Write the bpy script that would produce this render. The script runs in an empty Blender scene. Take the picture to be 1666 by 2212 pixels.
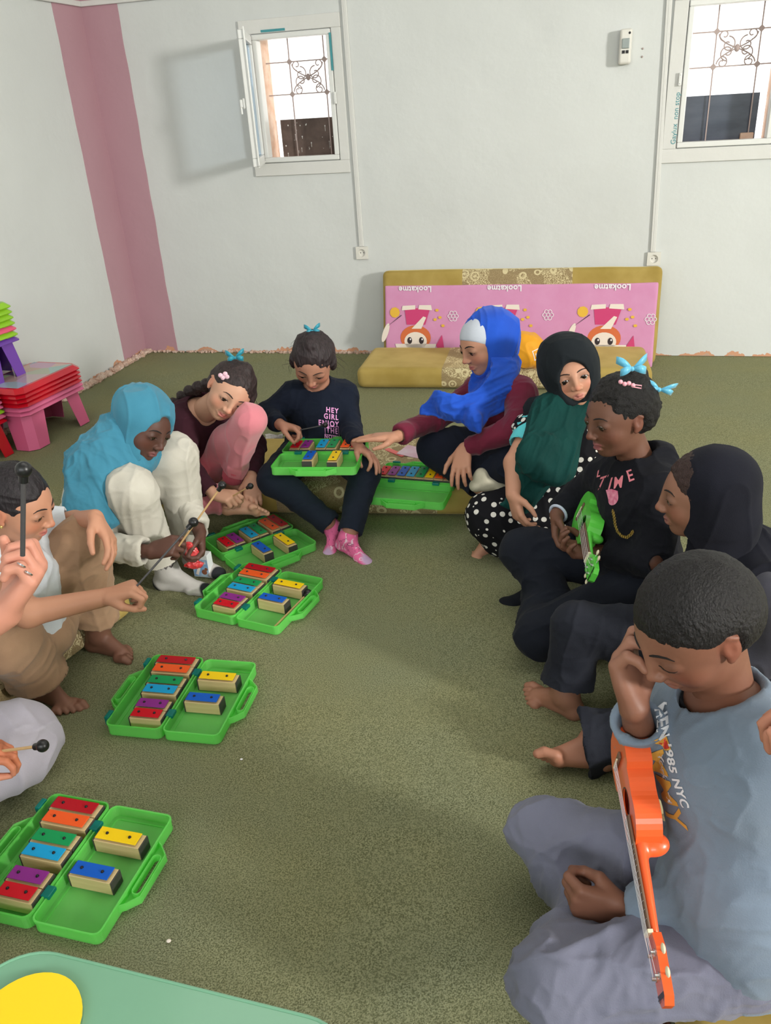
import bpy, bmesh, math, random, os
import numpy as np
from mathutils import Vector, Matrix
from mathutils.bvhtree import BVHTree

SC = bpy.context.scene
COL = SC.collection
# ------------------------------------------------------------------ camera
CAM_F, PITCH, ROLL, YAW = 1750.0, 0.464, -0.0637, 0.2589
CAM_H, WALL_D = 1.40, 4.89
_F = np.array([0, math.cos(PITCH), -math.sin(PITCH)])
_U0 = np.array([0, math.sin(PITCH), math.cos(PITCH)])
_R0 = np.array([1.0, 0, 0])
_R = _R0 * math.cos(ROLL) + _U0 * math.sin(ROLL)
_U = -_R0 * math.sin(ROLL) + _U0 * math.cos(ROLL)
CAM = np.array([0, 0, CAM_H])
cam_data = bpy.data.cameras.new('camera')
cam = bpy.data.objects.new('camera', cam_data)
COL.objects.link(cam)
m = Matrix(((_R[0], _U[0], -_F[0], 0), (_R[1], _U[1], -_F[1], 0), (_R[2], _U[2], -_F[2], CAM_H), (0, 0, 0, 1)))
cam.matrix_world = m
cam_data.sensor_fit = 'VERTICAL'
cam_data.sensor_height = 36.0
cam_data.lens = CAM_F / 2212 * 36.0
cam_data.clip_start = 0.05
SC.camera = cam
# ------------------------------------------------------------------ light and exposure
SC.view_settings.view_transform = 'Standard'
SC.view_settings.look = 'None'
SC.view_settings.gamma = 1.0
SC.view_settings.use_curve_mapping = False
SC.view_settings.exposure = -0.12
SC.cycles.max_bounces = 5
SC.cycles.diffuse_bounces = 3
SC.cycles.adaptive_threshold = 0.05
SC.cycles.glossy_bounces = 2
SC.cycles.transmission_bounces = 3
SC.cycles.transparent_max_bounces = 8
SC.cycles.caustics_reflective = False
SC.cycles.caustics_refractive = False
world = bpy.data.worlds.new('daylight')
SC.world = world
world.use_nodes = True
bgn = world.node_tree.nodes['Background']
bgn.inputs[0].default_value = (1.0, 0.99, 0.97, 1)
bgn.inputs[1].default_value = 2.2
# wall frame: t runs along the back wall to the right, n runs towards it
TV = np.array([math.cos(YAW), -math.sin(YAW), 0.0])
NV = np.array([math.sin(YAW), math.cos(YAW), 0.0])
MW = Matrix.Rotation(-YAW, 4, 'Z')
def wpt(t, n, z):
    return TV * t + NV * n + np.array([0, 0, z])
def area(name, loc, target, sx, sy, power, color):
    l = bpy.data.lights.new(name, 'AREA')
    l.shape = 'RECTANGLE'; l.size = sx; l.size_y = sy; l.energy = power; l.color = color
    o = bpy.data.objects.new(name, l); COL.objects.link(o)
    o.location = loc
    d = Vector(target) - Vector(loc)
    o.rotation_euler = d.to_track_quat('-Z', 'Y').to_euler()
    return o
# daylight through the side window of the long wall on the right, far behind the camera
area('side_window_daylight', wpt(6.2, -0.7, 2.35), wpt(-1.0, 4.0, 0.9), 0.7, 0.8, 450, (1.0, 0.97, 0.92))
# broad ambient fill added behind the camera, the rear wall has no window
area('rear_fill_light', wpt(0.0, -3.4, 2.35), wpt(0.0, 2.5, 0.3), 5.0, 1.3, 135, (0.96, 0.98, 1.0))
# soft overhead fill added under the ceiling, not an actual lamp
area('ceiling_fill_light', wpt(0.2, 2.0, 2.93), wpt(0.2, 2.0, 0), 3.4, 1.6, 34, (1.0, 0.97, 0.93))
# ------------------------------------------------------------------ small maths
def V(*a): return np.array(a, float)
def unit(v):
    v = np.asarray(v, float); return v / (np.linalg.norm(v) + 1e-12)
def ray(px, py): return _F * CAM_F + _R * (px - 833) + _U * (1106 - py)
def A(px, py, Y):
    d = ray(px, py); return CAM + d * (Y / d[1])
def G(px, py, z=0.0):
    d = ray(px, py); return CAM + d * ((z - CAM_H) / d[2])
def lerp(a, b, t): return np.asarray(a) * (1 - t) + np.asarray(b) * t

# ------------------------------------------------------------------ materials
def srgb(r, g, b):
    def c(v):
        v /= 255.0
        return v / 12.92 if v <= 0.04045 else ((v + 0.055) / 1.055) ** 2.4
    return (c(r), c(g), c(b), 1.0)
MATS = {}
def mat(name, rgb=(200, 200, 200), rough=0.6, metal=0.0, bump=None, noise=None, attr=False, sss=0.0, spec=0.5,
        sheen=0.0, coat=0.0, emit=None):
    """bump=(scale, strength, distance) noise=(scale, rgb2, amount[, stretch xyz])"""
    if name in MATS: return MATS[name]
    m = bpy.data.materials.new(name); m.use_nodes = True
    nt = m.node_tree; N = nt.nodes; L = nt.links
    b = N['Principled BSDF']
    b.inputs['Base Color'].default_value = srgb(*rgb)
    b.inputs['Roughness'].default_value = rough
    b.inputs['Metallic'].default_value = metal
    b.inputs['Specular IOR Level'].default_value = spec
    if sss:
        b.inputs['Subsurface Weight'].default_value = sss
        b.inputs['Subsurface Radius'].default_value = (1.0, 0.35, 0.2)
        b.inputs['Subsurface Scale'].default_value = 0.008
    if sheen: b.inputs['Sheen Weight'].default_value = sheen
    if coat: b.inputs['Coat Weight'].default_value = coat; b.inputs['Coat Roughness'].default_value = 0.12
    col = None
    tc = N.new('ShaderNodeTexCoord')
    if attr:
        a = N.new('ShaderNodeAttribute'); a.attribute_name = 'Col'; col = a.outputs['Color']
    if noise:
        mp = N.new('ShaderNodeMapping'); L.new(tc.outputs['Object'], mp.inputs['Vector'])
        if len(noise) > 3: mp.inputs['Scale'].default_value = noise[3]
        n = N.new('ShaderNodeTexNoise'); n.inputs['Scale'].default_value = noise[0]; n.inputs['Detail'].default_value = 5
        L.new(mp.outputs['Vector'], n.inputs['Vector'])
        mr = N.new('ShaderNodeMapRange'); mr.inputs['From Min'].default_value = 0.35; mr.inputs['From Max'].default_value = 0.65
        mr.inputs['To Max'].default_value = noise[2]
        L.new(n.outputs['Fac'], mr.inputs['Value'])
        mx = N.new('ShaderNodeMix'); mx.data_type = 'RGBA'
        L.new(mr.outputs['Result'], mx.inputs['Factor'])
        if col: L.new(col, mx.inputs['A'])
        else: mx.inputs['A'].default_value = srgb(*rgb)
        mx.inputs['B'].default_value = srgb(*noise[1])
        col = mx.outputs['Result']
    if col: L.new(col, b.inputs['Base Color'])
    if bump:
        mp = N.new('ShaderNodeMapping'); L.new(tc.outputs['Object'], mp.inputs['Vector'])
        if len(bump) > 3: mp.inputs['Scale'].default_value = bump[3]
        n = N.new('ShaderNodeTexNoise'); n.inputs['Scale'].default_value = bump[0]; n.inputs['Detail'].default_value = 4
        L.new(mp.outputs['Vector'], n.inputs['Vector'])
        bp = N.new('ShaderNodeBump'); bp.inputs['Strength'].default_value = bump[1]; bp.inputs['Distance'].default_value = bump[2]
        L.new(n.outputs['Fac'], bp.inputs['Height']); L.new(bp.outputs['Normal'], b.inputs['Normal'])
    if emit:
        b.inputs['Emission Color'].default_value = srgb(*rgb); b.inputs['Emission Strength'].default_value = emit
    MATS[name] = m
    return m
def cloth(name, rgb, rough=0.9, rgb2=None, amt=0.35, **k):
    k.setdefault('sheen', 0.03 if max(rgb) < 70 else 0.15); k.setdefault('spec', 0.12 if max(rgb) < 70 else 0.2)
    return mat(name, rgb, rough, noise=(9, rgb2 or tuple(int(c * .82) for c in rgb), amt), bump=(420, 0.25, 0.002), **k)

# ------------------------------------------------------------------ objects
def tagp(o, label=None, cat=None, group=None, kind=None):
    if label: o['label'] = label
    if cat: o['category'] = cat
    if group: o['group'] = group
    if kind: o['kind'] = kind
    return o
def link(name, me, m, parent=None, M=None, smooth=False):
    o = bpy.data.objects.new(name, me)
    COL.objects.link(o)
    if m is not None:
        for mm in (m if isinstance(m, (list, tuple)) else [m]): me.materials.append(mm)
    if parent is not None: o.parent = parent
    if M is not None: o.matrix_world = M if parent is None else M
    if smooth:
        me.polygons.foreach_set('use_smooth', np.ones(len(me.polygons), bool))
    return o
def empty(name, loc=(0, 0, 0), M=None, **k):
    o = bpy.data.objects.new(name, None); COL.objects.link(o)
    o.empty_display_size = 0.05
    if M is not None: o.matrix_world = M
    else: o.location = loc
    tagp(o, **k)
    return o
class MB:
    """collects simple solids in one mesh"""
    def __init__(s): s.bm = bmesh.new()
    def box(s, lo, hi, bevel=0.0, seg=2, rot=None, at=None):
        lo = Vector(lo); hi = Vector(hi); c = (lo + hi) / 2; d = hi - lo
        M = Matrix.Translation(c) @ Matrix.Diagonal((*d, 1))
        if rot is not None: M = Matrix.Translation(at or c) @ rot @ Matrix.Translation(-(Vector(at) if at else c)) @ M
        r = bmesh.ops.create_cube(s.bm, size=1, matrix=M)
        if bevel:
            es = {e for v in r['verts'] for e in v.link_edges}
            bmesh.ops.bevel(s.bm, geom=list(es), offset=bevel, segments=seg, affect='EDGES', profile=0.5)
        return s
    def cyl(s, a, b, r1, r2=None, seg=20, cap=True):
        a = Vector(a); b = Vector(b); r2 = r1 if r2 is None else r2
        d = b - a; q = d.to_track_quat('Z', 'Y').to_matrix().to_4x4()
        bmesh.ops.create_cone(s.bm, cap_ends=cap, segments=seg, radius1=r1, radius2=r2, depth=d.length,
                              matrix=Matrix.Translation((a + b) / 2) @ q)
        return s
    def ball(s, c, r, seg=16, scale=(1, 1, 1), rot=None):
        M = Matrix.Translation(c) @ (rot or Matrix()) @ Matrix.Diagonal((*scale, 1))
        bmesh.ops.create_uvsphere(s.bm, u_segments=seg, v_segments=max(6, seg // 2), radius=r, matrix=M)
        return s
    def tube(s, pts, r, seg=8, closed=False):
        pts = [Vector(p) for p in pts]; n = len(pts)
        rs = r if isinstance(r, (list, tuple)) else [r] * n
        rings = []; prev = None
        for i, p in enumerate(pts):
            if closed: d = pts[(i + 1) % n] - pts[i - 1]
            else: d = pts[min(i + 1, n - 1)] - pts[max(i - 1, 0)]
            d.normalize()
            if prev is None:
                u = d.orthogonal().normalized()
            else:
                u = (prev - d * prev.dot(d)).normalized()
            prev = u; w = d.cross(u)
            rings.append([s.bm.verts.new(p + (u * math.cos(t) + w * math.sin(t)) * rs[i]) for t in [2 * math.pi * k / seg for k in range(seg)]])
        for i in range(n if closed else n - 1):
            A_, B_ = rings[i], rings[(i + 1) % n]
            for k in range(seg):
                s.bm.faces.new((A_[k], A_[(k + 1) % seg], B_[(k + 1) % seg], B_[k]))
        if not closed:
            s.bm.faces.new(rings[0][::-1]); s.bm.faces.new(rings[-1])
        return s
    def prism(s, outline, z0, z1, holes=()):
        """outline in xy extruded z0..z1, holes cut with triangle fill"""
        bm = s.bm
        loops = [outline] + list(holes)
        tops = []; edges = []
        for lp in loops:
            vs = [bm.verts.new((x, y, z1)) for x, y in lp]
            for i in range(len(vs)): edges.append(bm.edges.new((vs[i], vs[(i + 1) % len(vs)])))
            tops.append(vs)
        if holes:
            r = bmesh.ops.triangle_fill(bm, use_beauty=True, use_dissolve=False, edges=edges)
            fs = [g for g in r['geom'] if isinstance(g, bmesh.types.BMFace)]
        else:
            fs = [bm.faces.new(tops[0])]
        mp = {}
        for vs in tops:
            for v in vs: mp[v] = bm.verts.new((v.co.x, v.co.y, z0))
        for f in fs: bm.faces.new([mp[v] for v in reversed(f.verts)])
        for vs in tops:
            for i in range(len(vs)):
                a, b = vs[i], vs[(i + 1) % len(vs)]
                bm.faces.new((a, b, mp[b], mp[a]))
        return s
    def xf(s, M):
        bmesh.ops.transform(s.bm, matrix=M, verts=s.bm.verts); return s
    def me(s, name):
        bmesh.ops.recalc_face_normals(s.bm, faces=s.bm.faces)
        me = bpy.data.meshes.new(name); s.bm.to_mesh(me); s.bm.free(); return me
    def build(s, name, m, parent=None, M=None, smooth=False, **k):
        o = link(name, s.me(name), m, parent, M, smooth)
        if smooth:
            try: o.data.set_sharp_from_angle(angle=math.radians(35))
            except Exception: pass
        return tagp(o, **k)

# ------------------------------------------------------------------ noise
def _hash(ix, iy, iz, seed):
    h = (ix * 374761393 + iy * 668265263 + iz * 2147483647 + seed * 974634777) & 0xFFFFFFFF
    h = ((h ^ (h >> 13)) * 1274126177) & 0xFFFFFFFF
    h = h ^ (h >> 16)
    return (h & 0xFFFF) / 65535.0
def vnoise(P, seed=0):
    P = np.asarray(P); I = np.floor(P).astype(np.int64); f = P - I; f = f * f * (3 - 2 * f)
    r = 0
    for dx in (0, 1):
        wx = f[:, 0] if dx else 1 - f[:, 0]
        for dy in (0, 1):
            wy = f[:, 1] if dy else 1 - f[:, 1]
            for dz in (0, 1):
                wz = f[:, 2] if dz else 1 - f[:, 2]
                r = r + wx * wy * wz * _hash(I[:, 0] + dx, I[:, 1] + dy, I[:, 2] + dz, seed)
    return r
def folds(amp, freq, axis=(0, 0, 1), stretch=3.0, seed=0, warp=0.6):
    """crease like displacement, creases run along axis"""
    ax = unit(axis)
    def fn(P, Nn):
        Q = P * freq
        Q = Q - np.outer(Q @ ax, ax) * (1 - 1 / stretch)
        W = np.stack([vnoise(Q * .6 + 7.1, seed + 1), vnoise(Q * .6 + 3.3, seed + 2), vnoise(Q * .6 + 9.7, seed + 3)], 1) - .5
        n = vnoise(Q + W * warp * 2, seed); n2 = vnoise(Q * 1.9 + W * 2, seed + 5)
        r = np.exp(-np.abs(n - .5) * 11) + .6 * np.exp(-np.abs(n2 - .5) * 10)
        low = vnoise(Q * .45 + 5.5, seed + 8) - .5
        return amp * (r * 1.15 - .55 + low * 1.1)
    return fn

# ------------------------------------------------------------------ distance field modelling
def _orth(z, x=(1, 0, 0)):
    z = unit(z); x = np.asarray(x, float); x = x - z * (x @ z)
    if np.linalg.norm(x) < 1e-5: x = V(0, 1, 0) - z * z[1]
    x = unit(x); return np.array([x, np.cross(z, x), z])
def cone(a, b, ra, rb=None, flat=False, sq=None):
    """tapered round cone; sq=(dir, factor) squashes the section along dir"""
    a = np.asarray(a, float); b = np.asarray(b, float); rb = ra if rb is None else rb
    ab = b - a; L2 = ab @ ab + 1e-12; L = math.sqrt(L2)
    if sq is not None:
        sd = unit(sq[0]); sd = unit(sd - ab * (sd @ ab) / L2) if L > 1e-3 else sd; sf = 1 / sq[1] - 1
    def fn(x, y, z):
        px, py, pz = x - a[0], y - a[1], z - a[2]
        tt = (px * ab[0] + py * ab[1] + pz * ab[2]) / L2
        t = np.clip(tt, 0, 1)
        qx, qy, qz = px - t * ab[0], py - t * ab[1], pz - t * ab[2]
        if sq is not None:
            s_ = (qx * sd[0] + qy * sd[1] + qz * sd[2]) * sf
            qx, qy, qz = qx + s_ * sd[0], qy + s_ * sd[1], qz + s_ * sd[2]
        if flat:
            e = (tt - t) * L
            qx, qy, qz = qx - e * ab[0] / L, qy - e * ab[1] / L, qz - e * ab[2] / L
            d = np.sqrt(qx * qx + qy * qy + qz * qz) - (ra + (rb - ra) * t)
            return np.maximum(d, np.abs(tt - .5) * L - .5 * L)
        return np.sqrt(qx * qx + qy * qy + qz * qz) - (ra + (rb - ra) * t)
    m = max(ra, rb) * (max(1, sq[1]) if sq is not None else 1)
    return fn, np.minimum(a, b) - m, np.maximum(a, b) + m
def ell(c, r, M=None):
    c = np.asarray(c, float); r = np.asarray(r, float); M = np.eye(3) if M is None else np.asarray(M)
    def fn(x, y, z):
        px, py, pz = x - c[0], y - c[1], z - c[2]
        u = [(M[i][0] * px + M[i][1] * py + M[i][2] * pz) for i in range(3)]
        k0 = np.sqrt((u[0] / r[0]) ** 2 + (u[1] / r[1]) ** 2 + (u[2] / r[2]) ** 2)
        k1 = np.sqrt((u[0] / r[0] ** 2) ** 2 + (u[1] / r[1] ** 2) ** 2 + (u[2] / r[2] ** 2) ** 2)
        return k0 * (k0 - 1) / (k1 + 1e-9)
    e = np.sqrt(((M * r[:, None]) ** 2).sum(0))
    return fn, c - e, c + e
def rbox(c, h, M=None, rad=0.01):
    c = np.asarray(c, float); h = np.asarray(h, float); M = np.eye(3) if M is None else np.asarray(M)
    def fn(x, y, z):
        px, py, pz = x - c[0], y - c[1], z - c[2]
        q = [np.abs(M[i][0] * px + M[i][1] * py + M[i][2] * pz) - h[i] + rad for i in range(3)]
        o = np.sqrt(sum(np.maximum(v, 0) ** 2 for v in q))
        return o + np.minimum(np.maximum(q[0], np.maximum(q[1], q[2])), 0) - rad
    e = np.sqrt(((M * h[:, None]) ** 2).sum(0)) + 1e-3
    return fn, c - e, c + e
def field(prims, res):
    """prims: list of (op, k, (fn, lo, hi)); returns verts, quads"""
    los = [p[2][1] for p in prims if p[0] == 'u']; his = [p[2][2] for p in prims if p[0] == 'u']
    lo = np.min(los, 0) - 3 * res - .01; hi = np.max(his, 0) + 3 * res + .01
    n = np.ceil((hi - lo) / res).astype(int) + 1
    X = (lo[0] + res * np.arange(n[0])).astype(np.float32)
    Y = (lo[1] + res * np.arange(n[1])).astype(np.float32)
    Z = (lo[2] + res * np.arange(n[2])).astype(np.float32)
    f = np.full(n, .2, np.float32)
    for op, k, (fn, a, b) in prims:
        m = max(k, 0) + 2.5 * res
        i0 = np.clip(np.floor((a - m - lo) / res).astype(int), 0, n); i1 = np.clip(np.ceil((b + m - lo) / res).astype(int) + 1, 0, n)
        if (i1 <= i0).any(): continue
        sl = tuple(slice(i0[j], i1[j]) for j in range(3))
        d = fn(X[sl[0]][:, None, None], Y[sl[1]][None, :, None], Z[sl[2]][None, None, :]).astype(np.float32)
        g = f[sl]
        if op == 'u':
            if k > 0:
                h = np.maximum(k - np.abs(g - d), 0) / k; f[sl] = np.minimum(g, d) - h * h * k * .25
            else: f[sl] = np.minimum(g, d)
        elif op == 's':
            d = -d
            if k > 0:
                h = np.maximum(k - np.abs(g - d), 0) / k; f[sl] = np.maximum(g, d) + h * h * k * .25
            else: f[sl] = np.maximum(g, d)
    s = f < 0
    a = s[:-1, :-1, :-1].astype(np.uint8)
    cnt = (a + s[1:, :-1, :-1] + s[:-1, 1:, :-1] + s[:-1, :-1, 1:] + s[1:, 1:, :-1] + s[1:, :-1, 1:] + s[:-1, 1:, 1:] + s[1:, 1:, 1:])
    mask = (cnt > 0) & (cnt < 8)
    idx = np.argwhere(mask)
    if len(idx) == 0: return np.zeros((0, 3)), np.zeros((0, 4), int)
    vid = np.full(mask.shape, -1, np.int32); vid[mask] = np.arange(len(idx))
    I, J, K = idx.T
    c8 = {}
    for di in (0, 1):
        for dj in (0, 1):
            for dk in (0, 1): c8[di, dj, dk] = f[I + di, J + dj, K + dk]
    acc = np.zeros((len(idx), 3)); cn = np.zeros(len(idx))
    corners = list(c8)
    for p in corners:
        for ax in range(3):
            if p[ax] == 0:
                q = list(p); q[ax] = 1; q = tuple(q)
                va, vb = c8[p], c8[q]; cr = (va < 0) != (vb < 0)
                t = np.where(cr, va / np.where(cr, va - vb, 1), 0)
                for x in range(3):
                    acc[:, x] += np.where(cr, p[x] + (t if x == ax else 0), 0)
                cn += cr
    v = (acc / cn[:, None] + idx) * res + lo
    quads = []
    for ax in range(3):
        o1, o2 = (ax + 1) % 3, (ax + 2) % 3
        sl0 = [slice(None)] * 3; sl1 = [slice(None)] * 3
        sl0[ax] = slice(0, -1); sl1[ax] = slice(1, None)
        e0, e1 = s[tuple(sl0)], s[tuple(sl1)]
        ch = np.argwhere(e0 != e1)
        ok = (ch[:, o1] > 0) & (ch[:, o2] > 0) & (ch[:, o1] < n[o1] - 1) & (ch[:, o2] < n[o2] - 1)
        ch = ch[ok]
        ins = e0[tuple(ch.T)]
        def vv(d1, d2):
            c = ch.copy(); c[:, o1] += d1; c[:, o2] += d2; return vid[tuple(c.T)]
        q = np.stack([vv(-1, -1), vv(0, -1), vv(0, 0), vv(-1, 0)], 1)
        q[~ins] = q[~ins][:, ::-1]
        quads.append(q)
    return v, np.concatenate(quads)
def normals(v, q):
    n = np.zeros_like(v)
    fn = np.cross(v[q[:, 2]] - v[q[:, 0]], v[q[:, 3]] - v[q[:, 1]])
    for i in range(4): np.add.at(n, q[:, i], fn)
    return n / (np.linalg.norm(n, axis=1, keepdims=True) + 1e-12)
def relax(v, q, it=1, lam=.5):
    for _ in range(it):
        s = np.zeros_like(v); c = np.zeros(len(v))
        for i in range(4):
            j = (i + 1) % 4
            np.add.at(s, q[:, i], v[q[:, j]]); np.add.at(s, q[:, j], v[q[:, i]])
            np.add.at(c, q[:, i], 1); np.add.at(c, q[:, j], 1)
        v = v * (1 - lam) + lam * s / c[:, None]
    return v
def sd(prim, P):
    return prim[0](P[:, 0], P[:, 1], P[:, 2])
def sculpt(name, chunks, m, base=(0, 0, 0), parent=None, paint=None, col=(200, 200, 200), it=1, **k):
    """chunks: list of (prims, res, disp or None); paint: list of (prim, rgb, soft)"""
    vs, qs, off = [], [], 0
    for ch in chunks:
        prims, res, disp = (ch + (None,))[:3]
        v, q = field(prims, res)
        if len(v) == 0: continue
        if it: v = relax(v, q, it)
        if disp is not None:
            for d in (disp if isinstance(disp, list) else [disp]):
                nn = normals(v, q); v = v + nn * d(v, nn)[:, None]
            v = relax(v, q, 1, .45)
        vs.append(v); qs.append(q + off); off += len(v)
    v = np.concatenate(vs); q = np.concatenate(qs)
    me = bpy.data.meshes.new(name)
    me.vertices.add(len(v)); me.vertices.foreach_set('co', (v - np.asarray(base)).astype(np.float32).ravel())
    me.loops.add(len(q) * 4); me.loops.foreach_set('vertex_index', q.astype(np.int32).ravel())
    me.polygons.add(len(q)); me.polygons.foreach_set('loop_start', np.arange(0, len(q) * 4, 4, dtype=np.int32))
    me.polygons.foreach_set('use_smooth', np.ones(len(q), bool))
    me.update(calc_edges=True)
    if paint is not None:
        c = np.tile(np.array(srgb(*col)[:3]), (len(v), 1))
        for pr, rgb, soft in paint:
            d = pr(v) if callable(pr) else sd(pr, v)
            w = np.clip(.5 - d / soft, 0, 1)[:, None]
            c = c * (1 - w) + np.array(srgb(*rgb)[:3]) * w
        at_ = me.color_attributes.new('Col', 'FLOAT_COLOR', 'POINT')
        at_.data.foreach_set('color', np.concatenate([c, np.ones((len(v), 1))], 1).astype(np.float32).ravel())
    o = link(name, me, m, parent)
    if parent is None: o.location = base
    tagp(o, **k)
    o_v[o.name] = (v, q)
    return o
o_v = {}
# ------------------------------------------------------------------ the room
def wall_mat(name, rgb, peel=False, stripe=None):
    m = bpy.data.materials.new(name); m.use_nodes = True
    nt = m.node_tree; N = nt.nodes; L = nt.links; b = N['Principled BSDF']
    b.inputs['Roughness'].default_value = 0.55; b.inputs['Specular IOR Level'].default_value = 0.3
    tc = N.new('ShaderNodeTexCoord')
    def noise(s, det=4, vec=None):
        n = N.new('ShaderNodeTexNoise'); n.inputs['Scale'].default_value = s; n.inputs['Detail'].default_value = det
        L.new(vec or tc.outputs['Object'], n.inputs['Vector']); return n.outputs['Fac']
    def mix(fac, a, c):
        x = N.new('ShaderNodeMix'); x.data_type = 'RGBA'
        L.new(fac, x.inputs['Factor'])
        for s, v in (('A', a), ('B', c)):
            if isinstance(v, tuple): x.inputs[s].default_value = srgb(*v)
            else: L.new(v, x.inputs[s])
        return x.outputs['Result']
    def math_(op, a, c=None, clamp=False):
        x = N.new('ShaderNodeMath'); x.operation = op; x.use_clamp = clamp
        for i, v in enumerate((a, c)):
            if v is None: continue
            if isinstance(v, (int, float)): x.inputs[i].default_value = v
            else: L.new(v, x.inputs[i])
        return x.outputs[0]
    mr = N.new('ShaderNodeMapRange'); mr.inputs['From Min'].default_value = .4; mr.inputs['From Max'].default_value = .7; mr.inputs['To Max'].default_value = .35
    L.new(noise(1.3), mr.inputs['Value'])
    col = mix(mr.outputs['Result'], rgb, tuple(int(c * .93) for c in rgb))
    sep = N.new('ShaderNodeSeparateXYZ'); L.new(tc.outputs['Object'], sep.inputs[0])
    if peel:
        h = math_('ADD', math_('MULTIPLY', noise(7, 6), 0.24), math_('MULTIPLY', noise(2.2, 2), 0.10))
        f = math_('GREATER_THAN', math_('SUBTRACT', h, sep.outputs['Z']), 0.155)
        col = mix(f, col, (214, 160, 128))
        f2 = math_('GREATER_THAN', math_('SUBTRACT', h, sep.outputs['Z']), 0.172)
        pc = mix(noise(30), (205, 150, 120), (190, 180, 165))
        col = mix(f2, col, pc)
    L.new(col, b.inputs['Base Color'])
    bp = N.new('ShaderNodeBump'); bp.inputs['Strength'].default_value = .6; bp.inputs['Distance'].default_value = .02
    hh = math_('ADD', noise(3.0, 2), math_('MULTIPLY', noise(26, 5), .12))
    L.new(hh, bp.inputs['Height']); L.new(bp.outputs['Normal'], b.inputs['Normal'])
    return m
M_WALL = wall_mat('white_wall_paint', (218, 221, 219), peel=True)
M_PINK = wall_mat('dusty_pink_wall_paint', (190, 150, 160), peel=True)
M_CEIL = wall_mat('ceiling_paint', (225, 225, 222))
M_WHITE = mat('white_gloss_plastic', (232, 233, 230), .35)
M_TRIM = mat('white_trim_paint', (222, 222, 218), .45, bump=(14, .3, .01))
M_EDGE = mat('rough_plaster_edge', (205, 168, 148), .9, bump=(40, .8, .02), noise=(20, (225, 205, 190), .8))

def carpet_material():
    m = bpy.data.materials.new('olive_carpet'); m.use_nodes = True
    nt = m.node_tree; N = nt.nodes; L = nt.links; b = N['Principled BSDF']
    b.inputs['Roughness'].default_value = 1.0; b.inputs['Specular IOR Level'].default_value = .05
    b.inputs['Sheen Weight'].default_value = .25; b.inputs['Sheen Roughness'].default_value = .6
    b.inputs['Sheen Tint'].default_value = srgb(205, 200, 150)
    tc = N.new('ShaderNodeTexCoord')
    def noise(s, det, lo, hi):
        n = N.new('ShaderNodeTexNoise'); n.inputs['Scale'].default_value = s; n.inputs['Detail'].default_value = det
        L.new(tc.outputs['Object'], n.inputs['Vector'])
        r = N.new('ShaderNodeMapRange'); r.inputs['From Min'].default_value = lo; r.inputs['From Max'].default_value = hi
        L.new(n.outputs['Fac'], r.inputs['Value']); return r.outputs['Result'], n.outputs['Fac']
    def mix(f, a, c):
        x = N.new('ShaderNodeMix'); x.data_type = 'RGBA'; L.new(f, x.inputs['Factor'])
        for s, v in (('A', a), ('B', c)):
            if isinstance(v, tuple): x.inputs[s].default_value = srgb(*v)
            else: L.new(v, x.inputs[s])
        return x.outputs['Result']
    f1, r1 = noise(330, 4, .40, .60)
    f2, _ = noise(2.4, 4, .38, .66)
    f3, _ = noise(620, 2, .56, .72)
    f4, _ = noise(14, 5, .35, .7)
    c = mix(f1, (81, 86, 63), (140, 144, 115))
    c2 = mix(f1, (89, 91, 62), (146, 145, 108))
    c = mix(f2, c, c2)
    c3 = mix(f4, c, (118, 121, 92))
    x = N.new('ShaderNodeMix'); x.data_type = 'RGBA'; x.inputs['Factor'].default_value = .35
    L.new(c, x.inputs['A']); L.new(c3, x.inputs['B'])
    c = mix(f3, x.outputs['Result'], (154, 154, 118))
    L.new(c, b.inputs['Base Color'])
    bp = N.new('ShaderNodeBump'); bp.inputs['Strength'].default_value = .7; bp.inputs['Distance'].default_value = .004
    L.new(r1, bp.inputs['Height']); L.new(bp.outputs['Normal'], b.inputs['Normal'])
    return m
M_CARPET = carpet_material()

TL, TR, NR, ZC = -2.905, 6.4, -3.6, 3.0     # left wall, right wall, rear wall, ceiling
WD = WALL_D
def S(name, mb, m, **k):
    return mb.build(name, m, M=MW, kind='structure', **k)
# floor: a gently uneven carpet
gx, gy = 140, 130
bm = bmesh.new()
rowsv = []
for j in range(gy + 1):
    row = []
    for i in range(gx + 1):
        t_ = TL - .1 + (TR - TL + .2) * i / gx; n_ = NR - .1 + (WD - NR + .2) * j / gy
        row.append(bm.verts.new((t_, n_, 0)))
    rowsv.append(row)
for j in range(gy):
    for i in range(gx): bm.faces.new((rowsv[j][i], rowsv[j][i + 1], rowsv[j + 1][i + 1], rowsv[j + 1][i]))
P = np.array([v.co[:] for v in bm.verts]); hz = (vnoise(P * 1.7, 4) - .5) * .004
for v, z in zip(bm.verts, hz): v.co.z = z - .002
mb = MB(); mb.bm.free(); mb.bm = bm
S('floor', mb, M_CARPET)

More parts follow.
